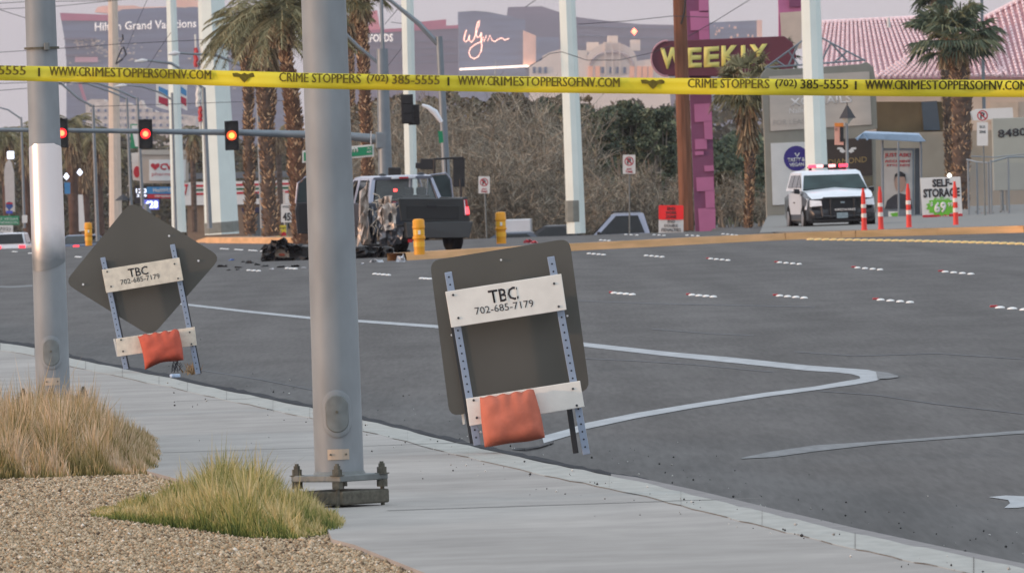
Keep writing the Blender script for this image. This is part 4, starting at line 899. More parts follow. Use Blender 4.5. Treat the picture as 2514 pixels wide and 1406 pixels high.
# ---------------------------------------------------- bollards and delineators
m_yb = mat('yellow_bollard', K(236, 162, 30, .95), .45, var=.08, scale=6); m_ybr = mat('bollard_band', K(250, 190, 60, .95), .3, var=.05)
def bollard(px, py, hpx, label):
    D = GP(px, py, .16).y; o_ = GP(px, py, .16); s1 = F / o_.y; h = hpx / s1; r = .13
    root = thing('bollard', label, 'bollard', o_, 'yellow bollards on the median')
    MB().lathe(o_, [(r * .92, 0), (r * .92, h * .42), (r * 1.08, h * .44), (r * 1.08, h * .50), (r * .95, h * .52), (r * .95, h * .72), (r * 1.06, h * .74), (r * 1.06, h * .80), (r, h * .82), (r, h * .95), (r * .8, h * .99), (r * .3, h)], 20).build('post', m_yb, root, smooth=True)
    for a, b_ in ((.55, .70), (.22, .36)): MB().lathe(o_, [(r * .97, h * a), (r * .97, h * b_)], 20).build('reflective_band', m_ybr, root, smooth=True)
    MB().box(o_ + Vector((.01, -r * .98, h * .62)), (.05, .02, .09)).build('sticker', m_board, root)
bollard(1030, 625, 88, 'yellow bollard standing in front of the crashed truck tailgate')
bollard(1231, 598, 78, 'yellow bollard between the crashed truck and the small no parking sign')
bollard(218, 603, 57, 'small yellow bollard at far left between the banded pole and the diamond sign')
m_or = mat('orange_delineator', K(232, 62, 52, .95), .5, var=.06); m_wb = mat('white_band', K(232, 222, 214, .95), .4, var=.03)
for k, (px, py, hp, lb_) in enumerate(((2122, 565, 103, 'orange and white tube delineator touching the police vehicle'), (2163, 563, 105, 'orange and white tube delineator second from the police vehicle'), (2232, 559, 108, 'orange and white tube delineator in front of the bus shelter glass'), (2347, 554, 109, 'orange and white tube delineator in front of the self-storage sign'))):
    o_ = GP(px, py, .12); s1 = F / o_.y; h = hp / s1; r = .058
    root = thing('delineator', lb_, 'delineator', o_, 'orange tube delineators')
    MB().lathe(o_, [(r * 1.5, 0), (r * 1.4, .03), (r * 1.25, .05), (r * 1.15, h * .30), (r * 1.05, h * .55), (r * .95, h * .85), (r * .6, h * .93), (r * .55, h), (r * .5, h)], 16).build('tube', m_or, root, smooth=True)
    for a, b_ in ((.30, .40), (.53, .62)): MB().lathe(o_, [(r * 1.22, h * a), (r * 1.18, h * b_)], 16).build('white_band', m_wb, root, smooth=True)

# ---------------------------------------------------- other cars
car('parked_car', 'white sport utility vehicle with roof rails and red tail lights lit, far left', 'car', 36, 600, -3, 4.8, 1.95, 1.72, m_white, 'suv', braking=True)
car('parked_car', 'dark blue car half hidden behind the banded pole', 'car', 215, 560, -28, 4.7, 1.85, 1.25, mat('blue_grey_paint', K(90, 110, 140, .7), .3, coat=.4), 'sedan', braking=True)
car('parked_car', 'white car roof showing above the yellow kerb right of the diamond sign', 'car', 503, 470, 86, 4.6, 1.8, 1.12, m_white, 'sedan')
car('parked_car', 'dark sedan roof beyond the road, right of the truck tail light', 'car', 1240, 366, 88, 4.8, 1.8, 1.42, mat('slate_paint', K(96, 110, 130, .6), .3, coat=.4), 'sedan')
car('parked_car', 'black car roof beyond the road, against the white steel pole', 'car', 1345, 370, 84, 4.5, 1.8, 1.6, m_black, 'sedan')
car('parked_car', 'silver-grey pickup cab below the no parking sign, mostly hidden by the road', 'car', 1486, 363, 90, 3.4, 1.85, 1.96, m_silver, 'suv')
# white box van top
o_ = G(1272, 374); T = Fr(o_, 88); van = thing('box_van', 'white box van top behind the yellow bollard', 'van', o_)
MB().loft([[T(-.9, -.55, .5), T(.9, -.55, .5), T(.9, -.55, 1.85), T(-.9, -.55, 1.85)], [T(-.9, .55, .5), T(.9, .55, .5), T(.9, .55, 1.85), T(-.9, .55, 1.85)]]).build('cargo_box', m_white, van, bevel=.03)
MB().loft([[T(-.9, .57, .4), T(.9, .57, .4), T(.9, .57, 1.3), T(-.9, .57, 1.3)], [T(-.85, 1.7, .4), T(.85, 1.7, .4), T(.85, 1.4, .9), T(-.85, 1.4, .9)]]).build('cab', m_white, van, bevel=.08)
for x in (-.8, .8):
    for y in (-.3, 1.2): wheel(T, x, y, .34, .22, van)
# ============================================================ BEYOND THE ROAD
# ---- vegetation builders
def quads(name, c, sz, m, parent=None, tone=None, flat=.0):
    n = len(c); a = rng.normal(size=(n, 3)); a /= np.linalg.norm(a, axis=1)[:, None]; b_ = np.cross(a, rng.normal(size=(n, 3))); b_ /= np.linalg.norm(b_, axis=1)[:, None]
    s_ = sz * rng.uniform(.5, 1.4, n)[:, None]; V = np.stack([c - a * s_, c + b_ * s_ * .5, c + a * s_, c - b_ * s_ * .5], 1).reshape(-1, 3)
    return npmesh(name, V, np.arange(n * 4).reshape(-1, 4), m, parent, np.repeat(tone if tone is not None else rng.random(n), 4))
def segs(name, p0, p1, w0, w1, m, parent=None, tone=None):
    n = len(p0); d = p1 - p0; sd = np.cross(d, rng.normal(size=(n, 3)) * np.array([.4, 1, .4])); sd /= np.linalg.norm(sd, axis=1)[:, None] + 1e-9
    V = np.stack([p0 - sd * w0[:, None], p0 + sd * w0[:, None], p1 + sd * w1[:, None], p1 - sd * w1[:, None]], 1).reshape(-1, 3)
    return npmesh(name, V, np.arange(n * 4).reshape(-1, 4), m, parent, np.repeat(tone if tone is not None else rng.random(n), 4))
t_olive = tone_mat('palm_green', [(0, K(78, 78, 58, .9)), (.4, K(116, 112, 82, .95)), (.8, K(152, 144, 110, 1)), (1, K(196, 186, 150, .95))])
t_dead = tone_mat('palm_dead', [(0, K(96, 82, 68, .8)), (.5, K(146, 124, 98, .85)), (1, K(200, 178, 146, .9))])
t_leafd = tone_mat('dark_leaves', [(0, K(66, 80, 70, .8)), (.5, K(98, 110, 90, .9)), (.9, K(134, 136, 104, .95)), (1, K(164, 158, 124, .95))])
t_twig = tone_mat('bare_twigs', [(0, K(100, 95, 86, .9)), (.5, K(136, 129, 116, .95)), (.85, K(166, 158, 142, 1)), (1, K(196, 187, 170, 1))])
t_brush = tone_mat('olive_brush', [(0, K(74, 72, 56, .6)), (.6, K(118, 110, 84, .65)), (1, K(168, 156, 128, .75))])
m_trk = tone_mat('palm_bark', [(0, K(92, 72, 60, .7)), (.4, K(142, 112, 90, .8)), (.75, K(196, 156, 120, .9)), (1, K(238, 204, 164, 1))])
m_trk2 = mat('grey_bark', K(112, 96, 86, .65), .95, var=.35, scale=3, stretch=(1, 1, 3), bump=.6)
m_bark = mat('pale_bark', K(150, 140, 128, .7), .95, var=.25, scale=6)
def palm(label, path, D, Rpx, kind='fan', skirt=0, nl=44, boots=True, green=None, smt=m_trk2, up=.9, dn=-.6, name='palm_tree'):
    """path: [(x, y, width px) ...] from the ground up"""
    s1 = F / D; pts = [P(x, y, D) for x, y, _ in path]; rr = [w_ / 2 / s1 for *_, w_ in path]
    root = thing(name, label, 'palm tree', pts[0]); Vp = []; rs_ = []
    for i in range(len(pts) - 1):
        for k in range(6): Vp.append(pts[i].lerp(pts[i + 1], k / 6)); rs_.append((rr[i] + (rr[i + 1] - rr[i]) * k / 6) * random.uniform(.92, 1.06))
    Vp.append(pts[-1]); rs_.append(rr[-1])
    MB().path(Vp, rs_, 14).build('trunk', smt, root, smooth=True)
    if boots:
        c0 = []; c1 = []; n = int(sum((pts[i + 1] - pts[i]).length for i in range(len(pts) - 1)) / .0035)
        for _ in range(min(n, 2600)):
            t_ = random.random() * (len(Vp) - 1.001); i = int(t_); p = Vp[i].lerp(Vp[i + 1], t_ - i); r = rs_[i]; a = random.uniform(0, 2 * math.pi)
            e_ = Vector((math.cos(a), math.sin(a), 0)); s_ = p + e_ * r * .96; c0.append(s_); c1.append(s_ + e_ * random.uniform(.005, .03) + Vector((random.choice((-1, 1)) * .06, 0, random.uniform(.05, .14))))
        segs('leaf_fringe', np.array(c0), np.array(c1), np.full(len(c0), .028), np.full(len(c0), .012), m_trk, root)
    top = pts[-1]; Rm = Rpx / s1; p0 = []; p1 = []; w0 = []; w1 = []; tn = []
    if kind == 'fan':
        for k in range(nl):
            a = random.uniform(0, 2 * math.pi); el = math.asin(random.uniform(dn, up)); d = Vector((math.cos(a) * math.cos(el), math.sin(a) * math.cos(el), math.sin(el)))
            st = top + d * Rm * .12; hub = top + d * Rm * random.uniform(.42, .58); p0.append(st); p1.append(hub); w0.append(.02); w1.append(.012); tn.append(.75)
            side = d.cross(Vector((0, 0, 1))).normalized() if abs(d.z) < .98 else Vector((1, 0, 0)); bt = random.uniform(.15, .7) - (0.25 if el < -.2 else 0)
            for j in range(20):
                fa = R(-100 + 200 * j / 19) ; L_ = Rm * random.uniform(.40, .52) * (1 - .25 * abs(fa) / 1.7); dr = (d * math.cos(fa) + side * math.sin(fa)); m_ = hub + dr * L_ * .6; tip = hub + dr * L_ + Vector((0, 0, -L_ * random.uniform(.15, .5)))
                q = min(1, max(0, bt + random.gauss(0, .12))); p0 += [hub, m_]; p1 += [m_, tip]; w0 += [Rm * .012, Rm * .017]; w1 += [Rm * .017, .003]; tn += [q, min(1, q + .15)]
    else:
        for k in range(nl):
            a = random.uniform(0, 2 * math.pi); el = math.asin(random.uniform(dn * .5, up)); d = Vector((math.cos(a) * math.cos(el), math.sin(a) * math.cos(el), math.sin(el))); prev = top; L_ = Rm * random.uniform(.85, 1.1); bt = random.uniform(.15, .75)
            side = d.cross(Vector((0, 0, 1))).normalized()
            for j in range(1, 15):
                t_ = j / 14; q = top + d * L_ * t_ + Vector((0, 0, -L_ * .55 * t_ ** 2.2)); p0.append(prev); p1.append(q); w0.append(.02); w1.append(.014); tn.append(.8)
                ld = (q - prev).normalized()
                for sg in (-1, 1):
                    for h_ in (0, .5):
                        b_ = prev.lerp(q, h_); tip = b_ + (side * sg * .8 + ld * .7 + Vector((0, 0, -.35 + random.gauss(0, .1)))).normalized() * Rm * .26 * (1 - .55 * t_) ; p0.append(b_); p1.append(tip); w0.append(.018); w1.append(.004); tn.append(min(1, max(0, bt + random.gauss(0, .13))))
                prev = q
    A = lambda v: np.array([tuple(q) for q in v])
    segs('crown', A(p0), A(p1), np.array(w0), np.array(w1), green or t_olive, root, np.array(tn))
    if skirt:
        sk = skirt / s1; n = 420; c0 = []; c1 = []
        for _ in range(n):
            a = random.uniform(0, 2 * math.pi); z = random.random() ** .8 * sk; r0 = rr[-1] + .02; e_ = Vector((math.cos(a), math.sin(a), 0)); s_ = top + Vector((0, 0, -z * .8)) + e_ * r0
            ln = random.uniform(.3, .7) * min(1.2, Rm * .6); sp_ = random.uniform(.15, .55) * (1.1 - z / sk * .6); c0.append(s_); c1.append(s_ + e_ * ln * sp_ + Vector((random.uniform(-.1, .1), 0, -ln)))
        segs('dead_skirt', A(c0), A(c1), np.full(n, .03), np.full(n, .018), t_dead, root)
    return root
def bush(label, px0, px1, ytop, D, dens_=1.0, m_=t_twig, name='bare_bush', depth=3.0, leafy=0, cat='bush'):
    s1 = F / D; x0, x1 = P(px0, 500, D).x, P(px1, 500, D).x; gzv = float(gz((x0 + x1) / 2, D)); root = thing(name, label, cat, ((x0 + x1) / 2, D, gzv))
    Hm = P((px0 + px1) / 2, ytop, D).z - gzv; W_ = x1 - x0; n = int(26 * W_ * dens_); n = max(20, n)
    bx = rng.uniform(x0 + W_ * .12, x1 - W_ * .12, n); by = D + rng.uniform(-depth / 2, depth / 2, n); cx = (x0 + x1) / 2
    hh = Hm * (1 - .45 * np.abs((bx - cx) / (W_ / 2)) ** 2.2) * rng.uniform(.6, 1.0, n)
    b0 = np.stack([bx, by, np.full(n, gzv)], 1); dr = np.stack([(bx - cx) / W_ * .7 + rng.normal(0, .16, n), rng.normal(0, .16, n), np.ones(n)], 1)
    P0 = []; P1 = []; Wa = []; Wb = []; cur = b0; w_ = np.full(n, .03)
    lv = [(b0, dr, hh)]
    nodes = []
    for k in range(5):
        nx = cur + (dr + rng.normal(0, .13, (n, 3)) * np.array([1, 1, .3])) * (hh / 5)[:, None]; P0.append(cur); P1.append(nx); Wa.append(w_); Wb.append(w_ * .78); nodes.append((cur, nx)); cur = nx; w_ = w_ * .78
    st = np.concatenate([a for a, _ in nodes[1:]]); en = np.concatenate([b__ for _, b__ in nodes[1:]]); m1 = len(st)
    r1 = 7; i = np.repeat(np.arange(m1), r1); t_ = rng.random(len(i))[:, None]; q0 = st[i] * (1 - t_) + en[i] * t_; L1 = Hm * rng.uniform(.08, .2, len(i)); dv = rng.normal(0, .55, (len(i), 3)); dv[:, 2] = rng.uniform(.15, 1, len(i)); q1 = q0 + dv * L1[:, None]
    P0.append(q0); P1.append(q1); Wa.append(np.full(len(i), .012)); Wb.append(np.full(len(i), .007))
    r2 = 5; i = np.repeat(np.arange(len(q0)), r2); t_ = rng.random(len(i))[:, None]; s0 = q0[i] * (1 - t_) + q1[i] * t_; dv = rng.normal(0, .6, (len(i), 3)); dv[:, 2] += .35; s1_ = s0 + dv * (Hm * rng.uniform(.03, .09, len(i)))[:, None]
    P0.append(s0); P1.append(s1_); Wa.append(np.full(len(i), .008)); Wb.append(np.full(len(i), .004))
    segs('stems', np.concatenate(P0[:5]), np.concatenate(P1[:5]), np.concatenate(Wa[:5]), np.concatenate(Wb[:5]), m_, root)
    segs('twigs', np.concatenate(P0[5:]), np.concatenate(P1[5:]), np.concatenate(Wa[5:]), np.concatenate(Wb[5:]), m_, root)
    if leafy:
        k = rng.integers(0, len(s1_), int(leafy)); quads('foliage', s1_[k] + rng.normal(0, .05, (len(k), 3)), .045, t_brush, root)
    return root
def tree(label, cpx, cpy, rx, ry, D, n=9000, name='evergreen_tree', m_=t_leafd, ncl=46, leaf=.085, base=None, cat='tree'):
    s1 = F / D; c = P(cpx, cpy, D); gx_, gv = (P(base, 500, D).x if base else c.x), 0; gv = float(gz(gx_, D)); root = thing(name, label, cat, (gx_, D, gv)); Rx, Ry = rx / s1, ry / s1
    MB().path([Vector((gx_, D, gv)), Vector((gx_ * .7 + c.x * .3, D, gv * .5 + c.z * .5)), c], [.16, .12, .04], 8).build('trunk', m_bark, root, smooth=True)
    v = rng.normal(size=(ncl, 3)); v /= np.linalg.norm(v, axis=1)[:, None]; v *= rng.uniform(.35, 1, ncl)[:, None] ** .6
    cc = np.array(c[:]) + v * np.array([Rx * .85, Rx * .8, Ry * .85]); rc = rng.uniform(.16, .34, ncl) * Rx
    lim = MB()
    for k in range(0, ncl, 3): lim.path([Vector((gx_ * .6 + c.x * .4, D, gv * .45 + c.z * .55)), (Vector((gx_, D, gv)) * .3 + Vector(cc[k]) * .7), Vector(cc[k])], [.05, .03, .012], 5)
    lim.build('limbs', m_bark, root)
    k = rng.integers(0, ncl, n); o_ = rng.normal(size=(n, 3)); o_ /= np.linalg.norm(o_, axis=1)[:, None]; o_ *= rng.random(n)[:, None] ** .4
    tn = np.clip(rng.normal(.45, .12, ncl)[k] + rng.normal(0, .18, n), 0, 1)
    quads('crown', cc[k] + o_ * rc[k][:, None] * np.array([1.15, 1.15, .9]), leaf, m_, root, tn)
    return root
def belt(name, label, px0, px1, D0, D1, yt, n, m_, leaf, kind='stuff'):
    D = rng.uniform(D0, D1, n); px = rng.uniform(px0, px1, n); x = (px - CX) / F * D
    ys_ = np.interp(px, [q[0] for q in yt], [q[1] for q in yt]) + 9 * np.sin(px / 23) + 6 * np.sin(px / 9.1 + 1)
    zt_ = np.array([P(a, b_, d).z for a, b_, d in zip(px, ys_, D)]); g_ = gz(x, D); z = g_ + (zt_ - g_) * rng.random(n) ** .85
    tn = np.clip(.5 + .28 * np.sin(px / 31 + D) * np.sin(z * 1.3 + px / 17) + rng.normal(0, .16, n), 0, 1)
    o_ = quads(name, np.stack([x, D, z], 1), leaf, m_, None, tn); o_['kind'] = kind; o_['label'] = label; return o_
t_far = tone_mat('far_leaves', [(0, K(66, 66, 54, .6)), (.5, K(98, 94, 74, .65)), (1, K(136, 126, 100, .7))])
t_thick = tone_mat('thicket_leaves', [(0, K(82, 76, 68, .75)), (.4, K(110, 102, 90, .8)), (.8, K(128, 122, 100, .85)), (1, K(158, 146, 128, .9))])
belt('far_trees', 'far belt of dusty trees along the horizon', -500, 3000, 1500, 1700, [(-500, 330), (0, 330), (300, 330), (600, 350), (900, 330), (1300, 270), (1700, 250), (3000, 240)], 30000, t_far, .8)
belt('thicket', 'dense brown thicket behind the bare bushes', 835, 1420, 425, 437, [(835, 270), (900, 250), (1000, 238), (1380, 236), (1420, 240)], 26000, t_thick, .13)
belt('thicket', 'dark green undergrowth behind the trees right of the white pole', 1400, 2000, 430, 445, [(1400, 300), (1500, 270), (1640, 262), (1700, 330), (2000, 330)], 20000, t_leafd, .13)
belt('roadside_trees', 'low dusty trees behind the shops at left', -300, 760, 1010, 1060, [(-300, 330), (0, 330), (280, 360), (330, 350), (460, 390), (560, 330), (760, 380)], 26000, t_far, .3)
for k, (a, b_, y, D, lf) in enumerate([(840, 960, 258, 402, 0), (920, 1040, 246, 398, 0), (1000, 1110, 250, 404, 200), (1080, 1190, 240, 396, 0), (1150, 1270, 236, 402, 0), (1230, 1350, 244, 396, 300), (1290, 1400, 262, 392, 500), (880, 1000, 350, 386, 0), (1010, 1130, 360, 386, 0), (1120, 1250, 340, 384, 200), (1240, 1370, 350, 384, 300)]):
    bush(['tall bare grey-brown bush right behind the green street name sign', 'bare bush behind the traffic signal pole', 'bare bush behind the black traffic signal heads', 'bare bush between the tall lamp pole and the small no parking sign', 'tall bare bush above the small no parking sign', 'bare bush left of the green trees', 'leafier bare bush touching the white steel pole', 'low bare bush behind the truck cab roof', 'low bare bush above the truck tailgate', 'low bare bush behind the small no parking sign', 'low bare bush above the white van'][k], a, b_, y, D, 1.0, leafy=lf)
for k, (a, b_, y, D) in enumerate([(1430, 1530, 425, 372), (1500, 1600, 410, 374), (1580, 1680, 420, 372), (1755, 1830, 430, 372), (1810, 1890, 450, 370)]):
    bush(['low dry brush left of the no parking sign post', 'low dry brush right of the no parking sign post', 'low dry brush behind the end work zone sign', 'low dry brush right of the pink pylon', 'low dry brush left of the grey monument sign'][k], a, b_, y, D, .8, leafy=500, name='dry_brush')
tree('dark green tree left of the white steel pole, partly behind it', 1352, 330, 52, 118, 412, 7000)
tree('broad dark green tree right behind the white steel pole', 1455, 350, 72, 100, 416, 10000)
tree('olive green tree above the no parking sign', 1535, 330, 70, 100, 420, 10000)
tree('dark green tree left of the wooden utility pole', 1612, 345, 58, 110, 414, 8000)
tree('small green tree between pink pylon and skirted palm', 1770, 470, 40, 70, 378, 4000, m_=t_brush)
tree('small reddish-leaved tree in front of the cream hotel', 1420, 265, 40, 40, 425, 1200, m_=t_dead, name='sparse_tree')
# ---- palms
m_trs = mat('sunny_bark', K(112, 84, 68, .65), .95, var=.35, scale=5, stretch=(1, 1, 2), bump=.6)
palm('tall rough-barked palm immediately left of the thick grey pole', [(742, 600, 44), (735, 470, 46), (726, 350, 42), (715, 230, 36), (700, 120, 26), (690, 30, 24)], 330, 190, 'feather', 40, 60, smt=m_trs, up=.95)
palm('thick-trunked grey palm second left of the thick grey pole', [(668, 580, 40), (660, 480, 34), (655, 380, 32), (655, 290, 34), (655, 270, 40), (654, 225, 46), (650, 150, 40), (648, 60, 40)], 345, 165, 'feather', 130, 56, up=.9)
palm('slim grey palm between the signal head and the thick-trunked palm', [(615, 575, 26), (612, 400, 22), (610, 230, 22), (606, 140, 28), (600, 60, 30)], 352, 118, 'feather', 60, 44, up=.9, dn=-.9)
palm('sunlit palm trunk standing just right of the thick grey pole', [(905, 560, 30), (900, 330, 26), (893, 170, 26), (888, 60, 24), (884, -20, 24)], 372, 95, 'fan', 60, 34, smt=m_trs)
palm('palm with hanging fans seen right beside the thick grey pole', [(868, 560, 16), (864, 330, 15), (860, 190, 16), (856, 40, 20)], 430, 78, 'fan', 70, 34)
palm('large green fan palm with rough brown trunk by the right border', [(2362, 556, 34), (2358, 470, 38), (2361, 350, 46), (2362, 240, 50), (2352, 150, 40), (2340, 100, 36)], 346, 138, 'fan', 20, 64, green=t_leafd, dn=-.45)
palm('crown of a second green fan palm cut by the top border at right', [(2338, 556, 18), (2325, 250, 20), (2316, 40, 22), (2312, -25, 22)], 352, 92, 'fan', 20, 40, green=t_leafd)
palm('short palm with a long brown skirt right of the pink pylon', [(1838, 562, 14), (1840, 480, 16), (1842, 400, 22), (1835, 290, 26), (1832, 210, 24)], 356, 112, 'fan', 170, 46)
palm('green palm crown overlapping the end of the maroon weekly sign', [(1920, 560, 14), (1915, 300, 16), (1908, 140, 18)], 362, 66, 'fan', 20, 40, green=t_leafd)
for k, (x, yb, yt, Rr, wd) in enumerate([(12, 600, 330, 84, 20), (62, 600, 318, 80, 20), (176, 600, 300, 96, 26), (238, 600, 330, 88, 24), (205, 600, 355, 70, 22), (-45, 600, 340, 80, 20), (110, 600, 345, 70, 20)]):
    palm(['shaggy palm at the left border behind the green guide sign', 'shaggy palm just left of the banded pole', 'large shaggy palm just right of the banded pole', 'shaggy palm left of the cream steel pole', 'shaggy palm between two others right of the banded pole', 'shaggy palm crown entering at the left border', 'shaggy palm hidden behind the banded pole'][k], [(x + 8, yb, wd), (x + 3, (yb + yt) / 2, wd), (x, yt, wd * 1.1)], 690 + 12 * k, Rr, 'feather', 130, 40, boots=False, green=t_olive, smt=mat('shaggy_bark', K(112, 88, 76, .65), .95, var=.3, scale=2), up=.7, dn=-.9)
palm('small palm behind the chevron price sign pole', [(478, 570, 14), (475, 450, 14), (472, 330, 16)], 720, 62, 'feather', 60, 36, boots=False)
palm('small palm behind the slim grey palm trunk', [(690, 560, 14), (686, 430, 14), (682, 330, 16)], 730, 55, 'feather', 40, 36, boots=False)

# ---- poles
m_pole = mat('pale_steel_pole', K(226, 238, 234, .95), .5, var=.04, metal=.1, scale=1.0); m_warm_pole = mat('warm_lit_steel_pole', K(222, 206, 190, .85), .5, var=.05)
m_lampp = mat('grey_lamp_pole', K(140, 150, 158, .8), .5, metal=.4, var=.08); m_wood = mat('brown_timber', K(140, 94, 72, .75), .9, var=.28, scale=2, stretch=(4, 4, .3), bump=.5)
m_grime = mat('grey_primer_patch', K(140, 144, 138, .8), .8, var=.15, scale=3)
def steel_pole(label, x0, y0, w0, x1, y1, w1, D, m_=m_pole, n=10, patch=None, name='steel_pole', bolts=()):
    s1 = F / D; a, b_ = P(x1, y1, D), P(x0, y0, D); b2 = a + (b_ - a) * 1.25
    root = thing(name, label, 'utility pole', a)
    MB().tube(a, b2, w1 / 2 / s1, w0 / 2 / s1 * .97, n=n).build('pole_shaft', m_, root)
    if patch:
        t0, t1 = patch; p, q = P(*t0, D), P(*t1, D); MB().tube(p, q, w1 / 2 / s1 * 1.012, w1 / 2 / s1 * 1.008, n=n).build('paint_patch', m_grime, root)
    for bx_, by_ in bolts: q = P(bx_, by_, D); MB().tube(q + Vector((0, -w1 / 2 / s1 - .05, 0)), q, .05).build('step_bolt', m_plastic, root)
    return root
steel_pole('tall white faceted steel pole with a grey patch near its foot', 1392, -10, 40, 1415, 573, 47, 346, patch=((1411.5, 545), (1410, 492)))
steel_pole('white faceted steel pole rising behind the police vehicle', 1990, -10, 47, 2010, 560, 58, 332)
steel_pole('slender white steel pole behind the black signal heads', 1000, -10, 32, 1012, 575, 30, 378)
p_ = steel_pole('widest pale steel pole left of the palm group', 518, -10, 62, 545, 575, 84, 540, n=8, patch=((545, 571), (543, 545)), bolts=((531, 104), (532, 151)))
steel_pole('grey-green steel pole right of the pharmacy sign', 420, -10, 22, 440, 570, 36, 580)
steel_pole('cream steel pole catching warm light left of the signal heads', 277, -10, 22, 284, 560, 32, 560, m_warm_pole)  # warm sunlight on this white pole is put into its colour
wp = steel_pole('brown wooden utility pole in front of the maroon sign', 1668, -10, 34, 1686, 566, 36, 348, m_wood, n=12, name='timber_utility_pole')
MB().path([P(1683, -10, 347.7), P(1680, 30, 347.7), P(1672, 60, 347.7)], .035).build('cable_riser', m_plastic, wp)
steel_pole('thin steel lamp pole beside the right palm', 2410, -10, 7, 2416, 275, 9, 350, m_lampp, name='lamp_post')
def street_lamp(label, px, ytop, ybot, w_, arm, D, head=True, luml=32):
    s1 = F / D; a = P(px[0], ybot, D); b_ = P(px[1], ytop, D); root = thing('street_lamp', label, 'street lamp', a)
    MB().tube(a, b_, w_ / 2 / s1, w_ / 2 / s1 * .75, n=10).build('pole_shaft', m_lampp, root, smooth=True)
    pts = [P(x, y, D) for x, y in arm]; MB().path(pts, [w_ / 2 / s1 * .6] * (len(pts) - 1) + [w_ / 2 / s1 * .4], 6).build('arm', m_lampp, root, smooth=True)
    if head:
        x, y = arm[-1]; q = P(x, y, D); e_ = P(x - luml, y + 3, D); MB().path([q, q.lerp(e_, .4) + Vector((0, 0, .02)), e_], [.04, .11, .03], 8).build('lamp_head', mat('lamp_head', K(226, 228, 230, .9), .4, var=.03), root, smooth=True)
    return root
street_lamp('street lamp with a cobra head, third pole right of the banded pole', (240, 228), 258, 592, 10, [(228, 262), (190, 240), (150, 205), (120, 200)], 500)
street_lamp('thin street lamp at the left border above the guide sign', (60, 52), 288, 560, 7, [(52, 292), (20, 270), (-10, 262)], 640)
street_lamp('street lamp with long sloping arm left of the pharmacy sign', (322, 311), 240, 510, 8, [(311, 243), (270, 225), (215, 206), (150, 200)], 520)
street_lamp('street lamp with sloping arm directly over the middle signal head', (350, 337), 240, 505, 9, [(337, 243), (290, 222), (240, 205), (205, 200)], 515)
street_lamp('street lamp with curved arm ending beside the chevron sign', (432, 422), 228, 575, 8, [(422, 245), (395, 228), (350, 213), (312, 210)], 545)
street_lamp('street lamp with long curved arm left of the widest steel pole', (515, 500), 215, 560, 13, [(500, 218), (460, 180), (420, 156), (362, 149)], 500)
street_lamp('street lamp whose long curved arm crosses the widest steel pole', (645, 632), 210, 560, 13, [(632, 215), (590, 160), (530, 136), (442, 131)], 420, luml=30)
street_lamp('tall lamp pole right of the black signal heads, arm reaching up left', (1102, 1078), 90, 560, 22, [(1078, 112), (1030, 60), (950, -5)], 305, head=False)
g_ = street_lamp('lamp head on a straight arm left of the thick grey pole', (905, 900), -40, 560, 8, [(900, 20), (800, 23), (690, 25)], 400, luml=26)
# ---- traffic signals on their mast
m_sig = mat('signal_black', K(40, 42, 46, .6), .5, var=.1)
def lens(nm, emit, es): return mat(nm, (.2, .02, .02), .3, emit=emit, es=es, var=0)
m_on = lens('red_signal_lit', (1, .16, .06), 4.0); m_rim2 = lens('red_signal_glow', (1, .015, .02), 2.6); m_am = lens('amber_signal_lit', (1, .30, .05), 3.6); m_amr = lens('amber_signal_glow', (1, .10, .02), 1.6); m_off = mat('signal_off', (.03, .03, .03), .3, var=0)
DM = 309.0
o_ = P(950, 575, DM); mast = thing('signal_mast', 'grey traffic signal mast with a long arm across the left half', 'traffic signal pole', o_)
MB().tube(o_, P(938, 120, DM), 19 / 81, 14 / 81, n=14).build('pole_shaft', m_lampp, mast, smooth=True)
MB().tube(P(940, 128, DM), P(935, -30, DM), .06, .05).build('upper_post', m_lampp, mast, smooth=True)
MB().path([P(934, 342, DM), P(840, 333, DM), P(600, 326, DM), (P(300, 322, DM)), P(-60, 318, DM)], [.14, .125, .10, .075, .06], 12).build('mast_arm', m_lampp, mast, smooth=True)
MB().path([P(932, 158, DM), P(880, 115, DM), P(843, 78, DM)], [.05, .05, .045], 8).build('lamp_arm', m_lampp, mast, smooth=True)
MB().box(P(937, 345, DM), (.36, .4, .5)).build('arm_flange', m_lampp, mast, bevel=.04)
def signal(label, cx, cy, D, lit, face=1, w_=34, h_=72, group=None, parts=True):
    s1 = F / D; c = P(cx, cy, D); root = thing('traffic_light', label, 'traffic light', c, group); W_, H_ = w_ / s1, h_ / s1
    MB().box(c, (W_, .16, H_)).build('housing', m_sig, root, bevel=.015)
    for k, dz in enumerate((H_ * .32, 0, -H_ * .32)):
        q = c + Vector((0, -.085, dz)); r = H_ * .165
        if face > 0:
            on = lit[k]; MB().tube(q + Vector((0, -.01, 0)), q, r, n=20).build('lens', m_rim2 if on == 'r' else (m_amr if on == 'a' else m_off), root)
            if on: MB().tube(q + Vector((0, -.02, 0)), q, r * .58, n=20).build('lit_lens', m_on if on == 'r' else m_am, root)
            v = MB(); v.loft([[q + Vector((math.cos(R(a)) * r * 1.15, y, math.sin(R(a)) * r * 1.15)) for a in range(-20, 201, 20)] + [q + Vector((math.cos(R(a)) * r * 1.08, y, math.sin(R(a)) * r * 1.08)) for a in range(200, -21, -20)] for y in (0, -.12)]); v.build('visor', m_sig, root)
        else: MB().box(q, (W_ * .8, .04, H_ * .28)).build('rear_hatch', m_sig, root, bevel=.01)
    return root
signal('traffic light showing red beside the banded pole', 152, 327, DM - .3, ('', 'r', ''), w_=30)
signal('traffic light showing red in the middle of the mast arm', 357.5, 329, DM - .3, ('', 'r', ''))
signal('traffic light glowing amber nearest the palms', 569, 333, DM - .3, ('', 'a', ''))
